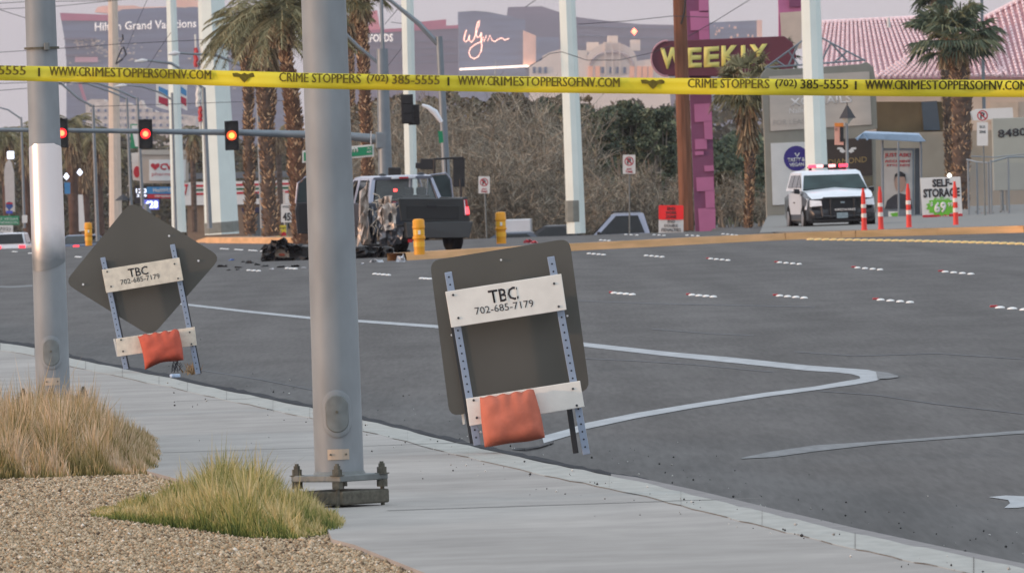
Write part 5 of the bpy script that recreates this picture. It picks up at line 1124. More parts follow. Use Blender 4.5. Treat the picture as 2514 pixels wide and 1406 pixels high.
for k, (x, y, w_, h_, lb_) in enumerate([(1000, 268, 30, 72, 'black signal head seen from the side on the slender white pole, left one'), (1016, 282, 28, 50, 'black signal head seen from the side on the slender white pole, right one')]): signal(lb_, x, y, 303 + k * .4, '', -1, w_, h_)
g = MB(); g.path([P(1036, 258, 303), P(1052, 264, 303), P(1068, 276, 303), P(1084, 300, 303)], [.04, .07, .10, .06], 8); tag(g.build('curved_bracket', m_white, smooth=True), 'white curved bracket between signal heads and tall lamp pole', 'bracket')
m_green = mat('sign_green', K(30, 148, 104, .8), .5, var=.04); m_sw = mat('sign_white', K(226, 226, 224, .9), .5, var=.03); m_sr = mat('sign_red', K(196, 40, 56, .85), .5, var=.04); m_sk = mat('sign_black', (.03, .03, .035), .5, var=0)
DS = 306
sg = thing('street_name_sign', 'green street name sign ending in m, hanging from the mast arm', 'street sign', P(888, 372, DS))
MB().pp([(742, 370), (918, 354), (918, 384), (742, 400)], DS, .04).build('sign_frame', m_sw, sg); MB().pp([(746, 374.5), (914, 359), (914, 379.5), (746, 395.5)], DS - .03, .03).build('sign_face', m_green, sg)
text('Wigwam', (790, 388), (879, 377.5), (790, 368), DS - .035, m_sw, sg, bold=.03); text('Av', (901, 366.5), (912, 365.5), (901, 362), DS - .035, m_sw, sg); text('8600', (901, 376), (912, 375), (901, 370), DS - .035, m_sw, sg)
MB().tube(P(911, 322, DS), P(911, 358, DS), .02).build('hanger', m_chrome, sg)
MB().pp([(1075, 322), (1086, 322), (1089, 350), (1078, 352)], 304, .05).build('small_green_sign', m_green); tag(bpy.data.objects['small_green_sign'], 'small green sign edge-on fixed to the tall lamp pole', 'sign')
# dark message board frame behind the truck
o_ = P(1080, 460, 285); mbd = thing('message_board', 'dark portable board frame standing behind the truck cab', 'message board', o_)
MB().rect(1112, 388, 1141, 459, 285, .2).build('side_panel', m_plastic, mbd, bevel=.02); MB().rect(1032, 390, 1066, 416, 285, .2).build('lamp_panel', m_plastic, mbd, bevel=.02); MB().rect(1020, 400, 1034, 414, 285, .2).build('lamp_box', m_plastic, mbd, bevel=.02)
MB().path([P(1064, 391, 285), P(1138, 387, 285)], .03).build('top_rail', m_plastic, mbd); MB().path([P(1095, 389, 285), P(1098, 455, 285)], .02).build('upright', m_plastic, mbd)
MB().path([P(1070, 575, 285), P(1066, 391, 285)], .04).build('upright', m_plastic, mbd); MB().path([P(1135, 575, 285), P(1130, 440, 285)], .04).build('upright', m_plastic, mbd)
tag(MB().rect(953, 411, 984, 432, 292, .4).build('signal_cabinet', m_plastic, bevel=.03), 'black box top showing just over the truck roof', 'cabinet')

# ---- road signs
def nopark(label, cx, y0, y1, w_, D, post, kind=0):
    s1 = F / D; root = thing('parking_sign', label, 'parking sign', P(cx, post[1], D)); x0, x1 = cx - w_ / 2, cx + w_ / 2
    MB().tube(P(post[0], post[1], D + .05), P(cx, y0, D + .05), .028).build('post', m_galv2, root)
    if kind == 1:
        MB().pp(circ(cx, y0 + w_ * .42, w_ * .5), D, .02).build('round_plate', m_sw, root); MB().rect(x0 + 2, y0 + w_ * .95, x1 - 2, y1, D, .02).build('lower_plate', m_sw, root); cyr = y0 + w_ * .42; r = w_ * .42
    else: MB().pp(rrect(x0, y0, x1, y1, w_ * .08), D, .02).build('plate', m_sw, root); cyr = y0 + w_ * .52; r = w_ * .36; MB().pp(rrect(x0, y0, x1, y1, w_ * .08), D + .012, .012)
    ro, ri = circ(cx, cyr, r, n=24), circ(cx, cyr, r * .80, n=24); g = MB(); fr_ = [P(x, y, D - .006) for x, y in ro] + [P(x, y, D - .006) for x, y in ri]; g.add(fr_, [(k, (k + 1) % 24, 24 + (k + 1) % 24, 24 + k) for k in range(24)]); g.build('ban_ring', m_sr, root)
    trect('P', cx - r * .42, cyr - r * .62, cx + r * .42, cyr + r * .62, D - .004, m_sk, root, bold=.03)
    a = r * .62; MB().pp([(cx - a - 1, cyr - a + 1), (cx - a + 1, cyr - a - 1), (cx + a + 1, cyr + a - 1), (cx + a - 1, cyr + a + 1)], D - .012, .004).build('ban_slash', m_sr, root)
    if kind == 0: trect('ANY', cx - r * .6, y1 - w_ * .46, cx + r * .6, y1 - w_ * .3, D - .004, m_sr, root, bold=.02); trect('TIME', cx - r * .8, y1 - w_ * .24, cx + r * .8, y1 - w_ * .08, D - .004, m_sr, root, bold=.03)
    else: trect('BUS', cx - r * .5, y0 + w_ * 1.2, cx + r * .5, y0 + w_ * 1.42, D - .004, m_sk, root); trect('ZONE', cx - r * .6, y0 + w_ * 1.6, cx + r * .6, y0 + w_ * 1.82, D - .004, m_sk, root, bold=.03)
    return root
nopark('no parking sign on a thin post between white pole and end work zone sign', 1544.5, 380, 427, 31, 352, (1546, 573))
nopark('smaller no parking sign right of the crashed truck', 1188.5, 433, 475, 28, 360, (1195, 590))
nopark('round no parking sign over a bus zone plate before the right palm trunk', 2412, 271, 358, 31, 312, (2419, 556), 1)
nopark('tiny no parking sign behind the small bus shelter, between palm trunks', 608, 481, 503, 18, 395, (612, 582))
o_ = P(1648, 573, 330); ew = thing('work_zone_sign', 'end work zone, end double penalties sign, red over white, standing at the far road edge', 'road sign', o_)
MB().pp(rrect(1617, 504, 1678, 539, 3), 330, .03).build('red_plate', mat('sign_bright_red', K(250, 48, 50, .95), .5, var=.03), ew); MB().pp(rrect(1617, 538, 1678, 578, 3), 330.04, .03).build('white_plate', m_sw, ew)
for i, (b_, x0, x1, y0, y1) in enumerate((('END', 1638, 1658, 508, 516), ('WORK', 1634, 1661, 518, 526), ('ZONE', 1634, 1660, 528, 536), ('END', 1639, 1657, 540, 547), ('DOUBLE', 1631, 1664, 550, 557), ('PENALTIES', 1624, 1672, 560, 568))): trect(b_, x0, y0, x1, y1, 329.99, m_sk, ew, bold=.02)
for x in (1626, 1670): MB().tube(P(x, 600, 330.2), P(x, 508, 330.2), .03).build('leg', m_galv2, ew)
# ---- right side: monument sign, bus shelter, storage board, building
DG = 350; m_mon = mat('monument_grey', K(152, 150, 140, .9), .85, var=.07, scale=1.5); m_pan = mat('lit_panel_cream', K(214, 202, 190, .85), .6, var=.06, scale=1.2, stretch=(1, 1, 3)); m_purple = mat('sign_purple', K(62, 48, 140, .8), .5, var=.05)
o_ = P(2010, 575, DG); mo = thing('monument_sign', 'large grey monument sign with two panels behind the police vehicle', 'sign', o_)
g = MB(); g.pp([(1868, 186), (1883, 166), (1900, 172), (2110, 158), (2128, 152), (2144, 165), (2150, 200), (2154, 316), (2120, 322), (2150, 330), (2152, 580), (1884, 584), (1876, 320)], DG, .9); g.build('cabinet', m_mon, mo, bevel=.02)
MB().pp([(1888, 188), (2134, 176), (2140, 306), (1892, 322)], DG - .05, .06).build('upper_panel', m_pan, mo)
MB().pp([(1892, 352), (1986, 348), (1990, 498), (1897, 504)], DG - .05, .06).build('lower_panel', m_sw, mo); MB().pp([(2004, 344), (2140, 338), (2142, 430), (2006, 440)], DG - .05, .06).build('dark_panel', mat('panel_dark', K(74, 64, 58, .7), .6, var=.12, scale=2), mo)
MB().pp([(2006, 442), (2142, 432), (2144, 500), (2008, 506)], DG - .05, .06).build('brown_panel', mat('panel_olive', K(116, 108, 88, .75), .6, var=.1, scale=2), mo)
m_faint = mat('faint_lettering', K(236, 230, 226, .95), .6, var=.0); m_faint2 = mat('tan_lettering', K(196, 186, 178, .85), .6, var=.0); m_gold = mat('gold_lettering', K(176, 150, 96, .8), .5, var=.05)
text("XO NAILS", (1940, 262), (2092, 252), (1938, 242), DG - .06, m_faint, mo, bold=.02); text('Nails & Spa', (1938, 283), (2020, 278), (1938, 266), DG - .06, m_faint, mo); text('FOR LEASE', (1898, 308), (1985, 303), (1898, 295), DG - .06, m_faint2, mo)
g = MB(); g.pp(circ(1955, 389, 31), DG - .065, .02); bd = g.build('round_logo', m_purple, mo)
text('TASTY &', (1934, 398), (1976, 396), (1934, 388), DG - .07, m_sw, bd, bold=.03); text('VEGAN', (1938, 410), (1974, 408), (1938, 401), DG - .07, m_sw, bd, bold=.03); g = MB(); g.pp([(1950, 376), (1953, 375), (1957, 382), (1961, 375), (1964, 376), (1957.5, 386)], DG - .07, .005); g.build('leaf_mark', m_sw, bd)
text('DIAMOND', (2034, 406), (2128, 398), (2034, 392), DG - .06, m_gold, mo, bold=.0)
for sx in (-1, 1): MB().pp([(2079 + sx * 3, 372), (2079 + sx * 12, 362), (2079 + sx * 22, 362), (2079 + sx * 24, 366), (2079 + sx * 16, 368), (2079 + sx * 18, 372), (2079 + sx * 10, 376)], DG - .06, .01).build('winged_mark', m_sw, mo)
# scaffold truss over the sign
tr = thing('roof_truss', 'bare grey steel truss above the monument sign', 'truss', P(2010, 168, DG + .5)); L_ = [((1878, 168), (1995, 82)), ((1995, 82), (2125, 150)), ((1885, 166), (2125, 148)), ((1995, 82), (2000, 160)), ((1935, 125), (1960, 160)), ((1960, 108), (1935, 163)), ((2040, 104), (2015, 155)), ((2080, 126), (2050, 152)), ((2040, 106), (2080, 150)), ((1905, 148), (1930, 165))]
g = MB()
for a, b_ in L_: g.tube(P(*a, DG + .5), P(*b_, DG + .5), .03)
g.build('lattice', m_lampp, tr)
# maroon sign on the pink pylon
DW = 362; m_pink = mat('pink_paint', K(196, 120, 164, .85), .7, var=.06, scale=2); m_mag = mat('magenta_paint', K(140, 82, 118, .8), .7, var=.06, scale=2); m_mar = mat('maroon_paint', K(112, 58, 72, .8), .5, var=.05, scale=.6); m_yel = mat('pale_yellow', K(226, 214, 122, .95), .5, var=.03)
pyl = thing('sign_pylon', 'pink and magenta chequered sign pylon behind the wooden pole', 'pylon', P(1735, 575, DW))
MB().pp([(1682, -60), (1738, -60), (1757, 575), (1708, 575)], DW, .7).build('pylon_shaft', m_mag, pyl)
for q in ([(1715, -60), (1738, -60), (1740, 30), (1716, 30)], [(1694, 28), (1740, 27), (1741, 74), (1696, 75)], [(1716, 74), (1741, 73), (1742, 98), (1717, 98)], [(1704, 256), (1746, 254), (1748, 298), (1706, 300)], [(1728, 298), (1748, 297), (1750, 342), (1730, 343)], [(1706, 342), (1735, 341), (1736, 366), (1707, 367)], [(1706, 372), (1727, 371), (1728, 380), (1707, 382)], [(1729, 407), (1752, 406), (1753, 420), (1730, 421)], [(1709, 436), (1752, 434), (1753, 468), (1711, 470)], [(1731, 468), (1754, 467), (1755, 512), (1733, 512)], [(1714, 512), (1756, 510), (1757, 576), (1718, 576)]):
    MB().pp(q, DW - .06, .1).build('pink_block', m_pink, pyl)
MB().pp([(1909, -60), (1970, -60), (1970, 26), (1952, 90), (1912, 110), (1912, 30)], DW + 2, .7).build('second_shaft', m_pink, pyl); MB().pp([(1936, -60), (1966, -60), (1966, 17), (1938, 18)], DW + 1.9, .1).build('dark_block', m_mag, pyl)
MB().pp([(1915, 32), (1968, 28), (1968, 120), (1920, 120)], DW + 1.85, .1).build('cream_block', mat('cream_paint', K(216, 200, 186, .85), .8, var=.05), pyl)
wk = thing('weekly_sign', 'maroon rounded sign reading WEEKLY in pale yellow letters', 'sign', P(1760, 190, DW))
pill = [(1640, 101), (1925, 89), (1946, 104), (1955, 138), (1946, 170), (1925, 186), (1880, 189), (1640, 187)] + [(1640 - 40 * math.sin(R(a)), 144 + 43 * math.cos(R(a))) for a in range(20, 170, 15)]
MB().pp(pill, DW - .9, .8).build('sign_box', m_mar, wk, bevel=.03)
MB().path([P(x, y, DW - .93) for x, y in [(1640, 187)] + [(1640 - 41 * math.sin(R(a)), 144 + 44 * math.cos(R(a))) for a in range(10, 175, 10)] + [(1640, 101)]], .035).build('edge_trim', mat('trim_pink', K(200, 150, 160, .85), .5), wk)
for ch, x0, x1, yb0, yb1, yt_ in (('W', 1621, 1680, 171, 167, 119), ('E', 1685, 1723, 167, 166, 118), ('E', 1728, 1766, 166, 164, 116), ('K', 1771, 1814, 163, 161, 113), ('L', 1819, 1848, 161, 159, 112), ('Y', 1840, 1884, 158, 156, 110)): text(ch, (x0, yb0), (x1, yb1), (x0, yt_), DW - .92, m_yel, wk, bold=.045, t=.02)
g = MB(); g.path([P(1778, 182, DW - 1.1), P(1790, 172, DW - 1.1)], .07); tag(g.build('flood_light', mat('warm_lamp', (.8, .7, .3), .4, emit=(1, .85, .25), es=1.3, var=0)), 'small lit yellow lamp under the maroon sign', 'lamp')
# bus shelter
DB = 322; m_lb3 = mat('shelter_roof_blue', K(150, 178, 206, .85), .4, metal=.2, var=.1, scale=3); m_ad = mat('poster_grey', K(196, 194, 190, .85), .6, var=.05)
bs = thing('bus_shelter', 'bus shelter with a pale blue curved roof and a poster panel', 'bus shelter', P(2190, 558, DB))
MB().loft([[P(2098, 341, DB - .5), P(2120, 326, DB - .5), P(2256, 331, DB - .5), P(2274, 347, DB - .5), P(2256, 349, DB - .5), P(2122, 341, DB - .5)], [P(2106, 338, DB + .9), P(2124, 322, DB + .9), P(2256, 327, DB + .9), P(2268, 342, DB + .9), P(2250, 344, DB + .9), P(2124, 338, DB + .9)]]).build('roof', m_lb3, bs, bevel=.02)
MB().path([P(2104, 344, DB - .5), P(2118, 328, DB - .5), P(2130, 344, DB - .5)], .03).build('roof_hoop', m_lb3, bs)
for x in (2168, 2262): MB().tube(P(x, 552, DB), P(x - 2, 345, DB), .04).build('post', m_lampp, bs)
MB().tube(P(2207, 556, DB - .6), P(2205, 348, DB - .6), .035).build('post', m_lampp, bs)
MB().rect(2163, 364, 2245, 548, DB + .3, .12).build('poster_case', m_lampp, bs, bevel=.02); po = MB().rect(2169, 370, 2240, 512, DB + .27, .03).build('poster', m_ad, bs)
trect('JUST ASK!', 2172, 376, 2236, 388, DB + .26, m_sr, po, bold=.02, name='lettering'); trect('ACCIDENT', 2172, 393, 2236, 399, DB + .26, m_sr, po, bold=.03); trect('ATTORNEYS', 2176, 403, 2234, 409, DB + .26, m_sr, po, bold=.02)
fm = MB(); fm.pp([(2172, 512), (2178, 492), (2196, 478), (2210, 474), (2224, 478), (2238, 490), (2240, 512)], DB + .25, .01); pf = fm.build('printed_suit', mat('print_dark', K(70, 72, 80, .7), .6, var=.1), po)
MB().pp(circ(2210, 450, 14, 22), DB + .245, .01).build('printed_face', mat('print_face', K(178, 150, 136, .8), .6, var=.05), po); MB().pp([(2195, 446), (2197, 428), (2210, 420), (2223, 428), (2225, 446), (2221, 434), (2199, 434)], DB + .24, .006).build('printed_hair', m_plastic, po)
MB().rect(2246, 364, 2264, 548, DB + .4, .05).build('side_glass', mat('shelter_glass', K(96, 104, 112, .7), .15, var=.1), bs)
MB().box(P(2222, 530, DB + .1), (1.0, .4, .06)).build('bench', m_lampp, bs)
o_ = MB().rect(2181, 519, 2209, 546, DB - .4, .03).build('green_flyer', m_sw); tag(o_, 'small green and white advertising board leaning at the bus shelter', 'board'); MB().pp([(2186, 524), (2208, 521), (2208, 543), (2186, 544), (2192, 533)], DB - .42, .02).build('green_print', mat('lime_green', K(110, 190, 60, .9), .5), o_)
# bus stop lamp
bl = thing('bus_stop_lamp', 'bus stop post with a black pyramid lamp and an orange-topped sign', 'lamp post', P(2084, 575, 316)); MB().tube(P(2084, 575, 316), P(2078, 300, 316), .05, .045).build('post', m_galv, bl)
a = P(2081, 297, 316); MB().lathe(a + Vector((0, 0, 0)), [(.03, -.1), (.09, -.02), (.18, .08)], 8).build('lamp_bowl', mat('lamp_bowl', (.5, .5, .45), .3, var=.05), bl); MB().lathe(a + Vector((0, 0, .08)), [(.26, 0), (.04, .38), (.02, .40), (.015, .50)], 4).build('lamp_roof', m_sk, bl)
MB().rect(2049, 302, 2071, 356, 316, .08).build('route_sign', mat('peach_sign', K(238, 178, 160, .9), .5, var=.08), bl); MB().rect(2049, 302, 2071, 311, 315.96, .02).build('orange_cap', mat('orange_cap', K(230, 140, 60, .9), .5), bl); MB().rect(2062, 312, 2071, 348, 315.96, .02).build('dark_strip', m_plastic, bl)
trect('B', 2051, 314, 2056, 321, 315.95, m_sk, bl)
# self-storage board
DT2 = 312; ss = thing('storage_sign', 'white self-storage board with green price burst, right of the bus shelter', 'sign', P(2310, 552, DT2))
MB().pp([(2259, 437), (2358, 434), (2364, 542), (2266, 546)], DT2, .04).build('board', m_sw, ss, bevel=.01)
MB().pp([(2265, 528), (2363, 524), (2364.5, 542), (2266.5, 546)], DT2 - .02, .03).build('red_strip', m_sr, ss)
g = MB(); bpts = []
for k in range(28):
    a = 2 * math.pi * k / 28; q = 1.0 if k % 2 else .82; bpts.append((2312 + 40 * q * math.cos(a), 507 + 24 * q * math.sin(a)))
g.pp(bpts, DT2 - .025, .02).build('price_burst', mat('lime_green', K(110, 190, 60, .9), .5), ss)
text('SELF-', (2289, 460), (2338, 458), (2288, 440), DT2 - .01, m_sk, ss, bold=.045); text('STORAGE', (2267, 486), (2357, 482), (2266, 464), DT2 - .01, m_sk, ss, bold=.045); text('69', (2294, 524), (2324, 522), (2293, 496), DT2 - .03, m_sw, ss, bold=.04); text('$', (2284, 508), (2291, 507), (2284, 496), DT2 - .03, m_sw, ss, bold=.03); text('99', (2327, 508), (2340, 507), (2327, 497), DT2 - .03, m_sw, ss, bold=.02); text('STARTING AT', (2298, 492), (2330, 490), (2298, 487.5), DT2 - .03, m_sw, ss); text('U-RENT', (2302, 539), (2330, 537), (2302, 531), DT2 - .03, m_sw, ss, bold=.02)
g = MB().lathe(P(2331, 431, DT2 + 2), [(.01, -.07), (.07, 0), (.01, .07)], 10); tag(g.build('yard_light', mat('yard_lamp', (1, 1, 1), .4, emit=(1, .97, .85), es=5, var=0), smooth=True), 'small bright light just above the self-storage board', 'lamp')
# house with pink tiles
DH = 420; m_tile = mat('pink_roof_tile', K(214, 176, 182, .95), .8, var=.16, scale=6, detail=6); m_tile2 = mat('pale_roof_tile', K(240, 214, 216, .98), .8, var=.18, scale=8, detail=6); m_stu = mat('beige_stucco', K(212, 194, 176, .95), .9, var=.07, scale=.8); m_stu2 = mat('grey_stucco', K(172, 160, 142, .9), .9, var=.1, scale=.8)
hb = thing('tiled_building', 'beige building with sloping pink tiled roofs at the right border', 'building', P(2300, 560, DH)); s1 = F / DH
MB().pp([(1990, 186), (2700, 160), (2700, 575), (1990, 585)], DH, 6).build('wall', m_stu, hb)
def tiled(nm, q, dy, n):
    a, b_, c, d = [P(*q[i], DH - .3 + (dy if i in (0, 1) else -.4)) for i in range(4)]  # ridge left, ridge right, eave right, eave left
    r_o = MB().prism([a, b_, c, d], [p + Vector((0, .3, -.25)) for p in (a, b_, c, d)]).build(nm, m_tile, hb)
    g = MB()
    for k in range(n):
        t_ = (k + .5) / n; p, q2 = a.lerp(b_, t_), d.lerp(c, t_); m_ = 22
        for j in range(m_):
            u0, u1 = p.lerp(q2, j / m_), p.lerp(q2, (j + .98) / m_); g.tube(u0 + Vector((0, -.05, .05)), u1 + Vector((0, -.08, .075)), .05, .068, n=6)
    tl_ = g.build('roof_tiles', m_tile2, r_o, smooth=False)
    MB().path([a + Vector((0, -.05, .06)), b_ + Vector((0, -.05, .06))], .09, 8).build('ridge_cap', m_tile2, r_o)
    return r_o
tiled('roof', [(2018, 58), (2345, 42), (2480, 188), (1985, 200)], 4.0, 34)
tiled('roof', [(2392, 60), (2720, -110), (2760, 182), (2440, 192)], 3.0, 24)
tiled('porch_roof', [(2310, 88), (2390, 60), (2460, 190), (2146, 192)], 1.5, 22)
MB().tube(P(2182, 68, DH - 2), P(2181, 44, DH - 2), .08, .06).build('roof_vent', m_sw, hb)
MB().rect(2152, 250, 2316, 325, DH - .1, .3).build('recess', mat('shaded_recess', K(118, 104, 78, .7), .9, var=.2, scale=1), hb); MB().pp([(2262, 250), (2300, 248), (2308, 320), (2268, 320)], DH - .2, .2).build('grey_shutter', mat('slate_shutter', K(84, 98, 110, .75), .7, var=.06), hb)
MB().pp([(2150, 328), (2700, 312), (2700, 575), (2150, 580)], DH - .6, .5).build('garden_wall', m_stu2, hb); MB().rect(2430, 250, 2500, 300, DH - .1, .2).build('pale_column', mat('pale_stucco', K(214, 196, 176, .85), .85, var=.08), hb)
# utility box 8480, fence, white van behind
DU = 330; ub = thing('address_wall', 'grey address wall reading 8480 behind the wire fence', 'wall', P(2500, 560, DU)); MB().pp([(2436, 291), (2760, 280), (2760, 462), (2440, 468)], DU, .5).build('panel', mat('pale_grey_wall', K(168, 172, 164, .9), .8, var=.06, scale=.8), ub, bevel=.02)
text('8480', (2450, 339), (2520, 333), (2449, 319), DU - .02, m_sk, ub, bold=.02)
for x in (2462, 2476, 2560): MB().tube(P(x, 560, DU + .1), P(x - 3, 460, DU + .1), .06).build('leg', m_galv2, ub)
tag(MB().pp([(2384, 275), (2400, 268), (2486, 264), (2488, 290), (2390, 296)], DU + 3, .8).build('white_awning', m_sw), 'white awning piece behind the no parking sign at the right', 'awning')
DF = 318; fn = thing('wire_fence', 'grey tubular wire fence at the right border', 'fence', P(2440, 556, DF)); m_fen = mat('fence_tube', K(156, 164, 170, .8), .4, metal=.5, var=.05)
for x, D_, yt_ in ((2376, DF, 392), (2398, DF - .9, 398), (2426, DF - 1.5, 400), (2432, DF - 1.6, 392), (2475, DF - 1.4, 386), (2520, DF - 1.2, 382)): MB().tube(P(x + 3, 556, D_), P(x, yt_, D_), .03).build('post', m_fen, fn)
MB().path([P(2374, 392, DF), P(2398, 398, DF - .9), P(2426, 400, DF - 1.5)], .03).build('rail', m_fen, fn); MB().path([P(2384, 384, DF + 1), P(2440, 386, DF + 1), P(2520, 378, DF + .8)], .02).build('rail', m_fen, fn); MB().path([P(2426, 400, DF - 1.5), P(2475, 386, DF - 1.4), P(2560, 384, DF - 1.2)], .03).build('rail', m_fen, fn)
g = MB()
for k in range(-26, 40):
    x = 2376 + k * 6
    for sgn in (1, -1):
        xa, xb = (x, x + sgn * 150)
        p0 = [max(2376, min(2560, xa)), max(2376, min(2560, xb))]
        if abs(p0[1] - p0[0]) < 2: continue
        ya = 400 + (p0[0] - xa) / (xb - xa) * 150; yb = 400 + (p0[1] - xa) / (xb - xa) * 150; g.tube(P(p0[0], ya, DF - 1), P(p0[1], yb, DF - 1), .004, n=3, cap=False)
g.build('wire_mesh', m_fen, fn)
t_fl = tone_mat('flower_mix', [(0, K(96, 84, 72, .6)), (.6, K(150, 136, 120, .7)), (.75, K(190, 90, 96, .8)), (1, K(216, 110, 110, .8))])
for k, (a, b_) in enumerate(((2385, 2425), (2430, 2500))):
    r_ = thing('flowering_shrub', ['low red-flowering shrub at the foot of the fence, left clump', 'low red-flowering shrub below the 8480 wall, right clump'][k], 'shrub', P((a + b_) / 2, 553, 322)); n = 900; px = rng.normal((a + b_) / 2, (b_ - a) / 4, n); yy = 552 - np.abs(rng.normal(0, 12, n)); quads('foliage', np.array([P(x, y, 322 + rng.uniform(-.4, .4))[:] for x, y in zip(px, yy)]), .03, t_fl, r_)
# wires
m_wire = mat('wire', (.05, .05, .06), .7, var=0)
def wire(label, pts, D, r=.012):
    q = []
    for (x0, y0), (x1, y1) in zip(pts, pts[1:]): q += [P(x0 + (x1 - x0) * k / 5, y0 + (y1 - y0) * k / 5, D) for k in range(5)]
    tag(MB().path(q + [P(*pts[-1], D)], r, 4).build('power_line', m_wire), label, 'cable')
for lb_, pts, D in (('wire crossing behind the banded pole just above the tape', [(-20, 130), (60, 125), (140, 120), (300, 108), (500, 98)], 400), ('wire sloping down at the top left corner', [(-20, 18), (60, 44), (90, 52)], 400), ('topmost wire left of the cream pole', [(-20, 10), (60, 5), (280, 2)], 420), ('second wire from the top left of the cream pole', [(-20, 24), (140, 16), (340, -4)], 420), ('wire pair below the tape at left, upper one', [(-20, 206), (70, 203), (220, 204)], 400), ('wire pair below the tape at left, lower one', [(-20, 224), (70, 217), (160, 206)], 400), ('wire running low behind the signal heads to the palms', [(220, 262), (420, 256), (600, 250), (740, 246)], 420), ('steep wire beside the cream pole', [(370, -20), (335, 60), (300, 150)], 420), ('steep wire down to the pole left of the hotel name', [(420, 80), (385, 130), (360, 170)], 420), ('wire sloping up to the right of the wooden pole', [(1690, 90), (1760, 50), (1860, -12)], 340), ('thin wire from the tall white pole to the wooden pole', [(1420, 60), (1540, 52), (1650, 40), (1740, 43)], 345), ('sagging wire in front of the cream hotel', [(1290, 170), (1350, 132), (1380, 128), (1440, 148), (1520, 148), (1600, 130), (1650, 112)], 345), ('wire at the upper left of the tall white pole', [(1290, 18), (1330, -10)], 345), ('slack wire between the lamp poles', [(950, 165), (985, 120), (1000, 60), (960, 55)], 380), ('thin wire high between signal mast and white pole', [(945, 60), (1000, -5)], 380)):
    wire(lb_, pts, D)
# curled cables on the cream pole
g = MB(); g.path([P(301, 85, 555), P(302, 98, 555), P(296, 106, 555)], .05, 6).path([P(303, 115, 555), P(310, 135, 555), P(300, 146, 555), P(284, 158, 555)], .05, 6).path([P(300, 118, 555), P(290, 140, 555), P(284, 158, 555)], .04, 6); tag(g.build('loose_cable', m_wire), 'black loose cable loops on the cream pole', 'cable')
# flag pole
fp = thing('flag_pole', 'thin pole wound with red and white flags left of the widest pole', 'flag pole', P(492, 300, 540)); MB().tube(P(492, 330, 540), P(479, 85, 540), .05).build('pole', m_sw, fp)
for k, (x, y0, y1) in enumerate(((481, 118, 165), (486, 212, 262), (492, 262, 298))): MB().path([P(x - 2 + 3 * (j % 2), y0 + (y1 - y0) * j / 5, 539.9) for j in range(6)], [.10 + .03 * (j % 2) for j in range(6)], 5).build('flag', [m_sr, m_sw, m_sr][k], fp)
# ============================================================ LEFT SHOPS AND FAR TOWERS
m_blue2 = mat('price_blue', K(70, 140, 196, .85), .5, var=.05); m_red2 = mat('price_red', K(176, 48, 74, .85), .5, var=.05); m_shop = mat('shop_beige', K(196, 184, 172, .8), .8, var=.07, scale=.6)
DC = 760
chv = thing('price_pylon', 'white fuel station pylon with blue and red chevrons under the tape', 'sign', P(420, 300, DC))
for x0, x1, nm in ((383, 415, 'sign_box'), (440, 459, 'sign_box')):
    q = MB().pp([(x0, 196), (x1, 200), (x1, 272), (x0, 262)], DC, .6).build(nm, m_sw, chv)
    w_ = x1 - x0
    MB().pp([(x0 + w_ * .2, 212), (x1 - w_ * .08, 222), (x1 - w_ * .08, 237), (x0 + w_ * .2, 229)], DC - .03, .04).build('blue_chevron', m_blue2, q); MB().pp([(x0 + w_ * .2, 236), (x1 - w_ * .08, 243), (x1 - w_ * .08, 262), (x0 + w_ * .2, 252)], DC - .03, .04).build('red_chevron', m_red2, q)
MB().tube(P(427, 330, DC), P(424, 196, DC), .2).build('post', m_lampp, chv)
phs = thing('pharmacy_sign', 'stone-topped pharmacy sign with a red heart and letters', 'sign', P(410, 450, DC - 20)); D_ = DC - 20
MB().pp([(348, 372), (462, 370), (462, 450), (350, 450)], D_, 1.0).build('sign_surround', m_shop, phs); MB().rect(346, 368, 464, 380, D_ - .1, 1.2).build('cornice', mat('pale_stone', K(206, 196, 184, .85), .8, var=.06), phs)
MB().rect(366, 392, 456, 444, D_ - .08, .1).build('face_panel', m_sw, phs); g = MB(); g.pp([(370, 404), (374, 401), (379, 402), (381, 405), (384, 402), (389, 401), (392, 404), (391, 409), (381, 418), (371, 409)], D_ - .12, .05); g.build('heart_mark', m_sr, phs)
trect('CVS', 393, 401, 432, 418, D_ - .09, m_sr, phs, bold=.05); trect('pharmacy', 373, 423, 440, 434, D_ - .09, m_sr, phs)
MB().pp([(322, 376), (344, 374), (344, 444), (326, 442)], D_ + 1, .4).build('side_panel', m_sw, phs); MB().pp(circ(336, 422, 8, 14), D_ + .9, .1).build('red_figure', m_sr, phs)
led = thing('led_sign', 'dark fuel price board with white digits and blue strip', 'sign', P(390, 520, D_)); MB().rect(330, 455, 395, 500, D_, .4).build('board', m_plastic, led)
m_led = mat('led_white', (.8, .85, 1), .4, emit=(.75, .82, 1), es=1.4, var=0); m_ledb = mat('led_blue', (.1, .12, .5), .4, emit=(.12, .14, .6), es=.6, var=0)
trect('12.3', 334, 463, 360, 474, D_ - .02, m_led, led, bold=.02); trect('3.89', 336, 477, 360, 484, D_ - .02, m_led, led, bold=.02); MB().rect(360, 459, 452, 476, D_ - .05, .1).build('blue_strip', mat('strip_blue', K(60, 140, 200, .85), .5), led); trect('HealthHUB', 376, 462, 424, 472, D_ - .07, m_sw, led, bold=.02)
MB().rect(362, 477, 440, 487, D_ - .05, .1).build('red_strip', m_sr, led); trect('carepass', 380, 479, 420, 486, D_ - .07, m_sw, led, bold=.02); MB().rect(352, 490, 390, 514, D_ - .2, .1).build('blue_screen', m_ledb, led); trect('428', 355, 493, 388, 511, D_ - .21, m_led, led, bold=.03)
MB().tube(P(362, 560, D_), P(360, 500, D_), .3).build('post', m_lampp, led)
sv = thing('convenience_store', 'low store with white fascia and red, green and black stripes', 'building', P(590, 580, DC + 30)); D_ = DC + 30
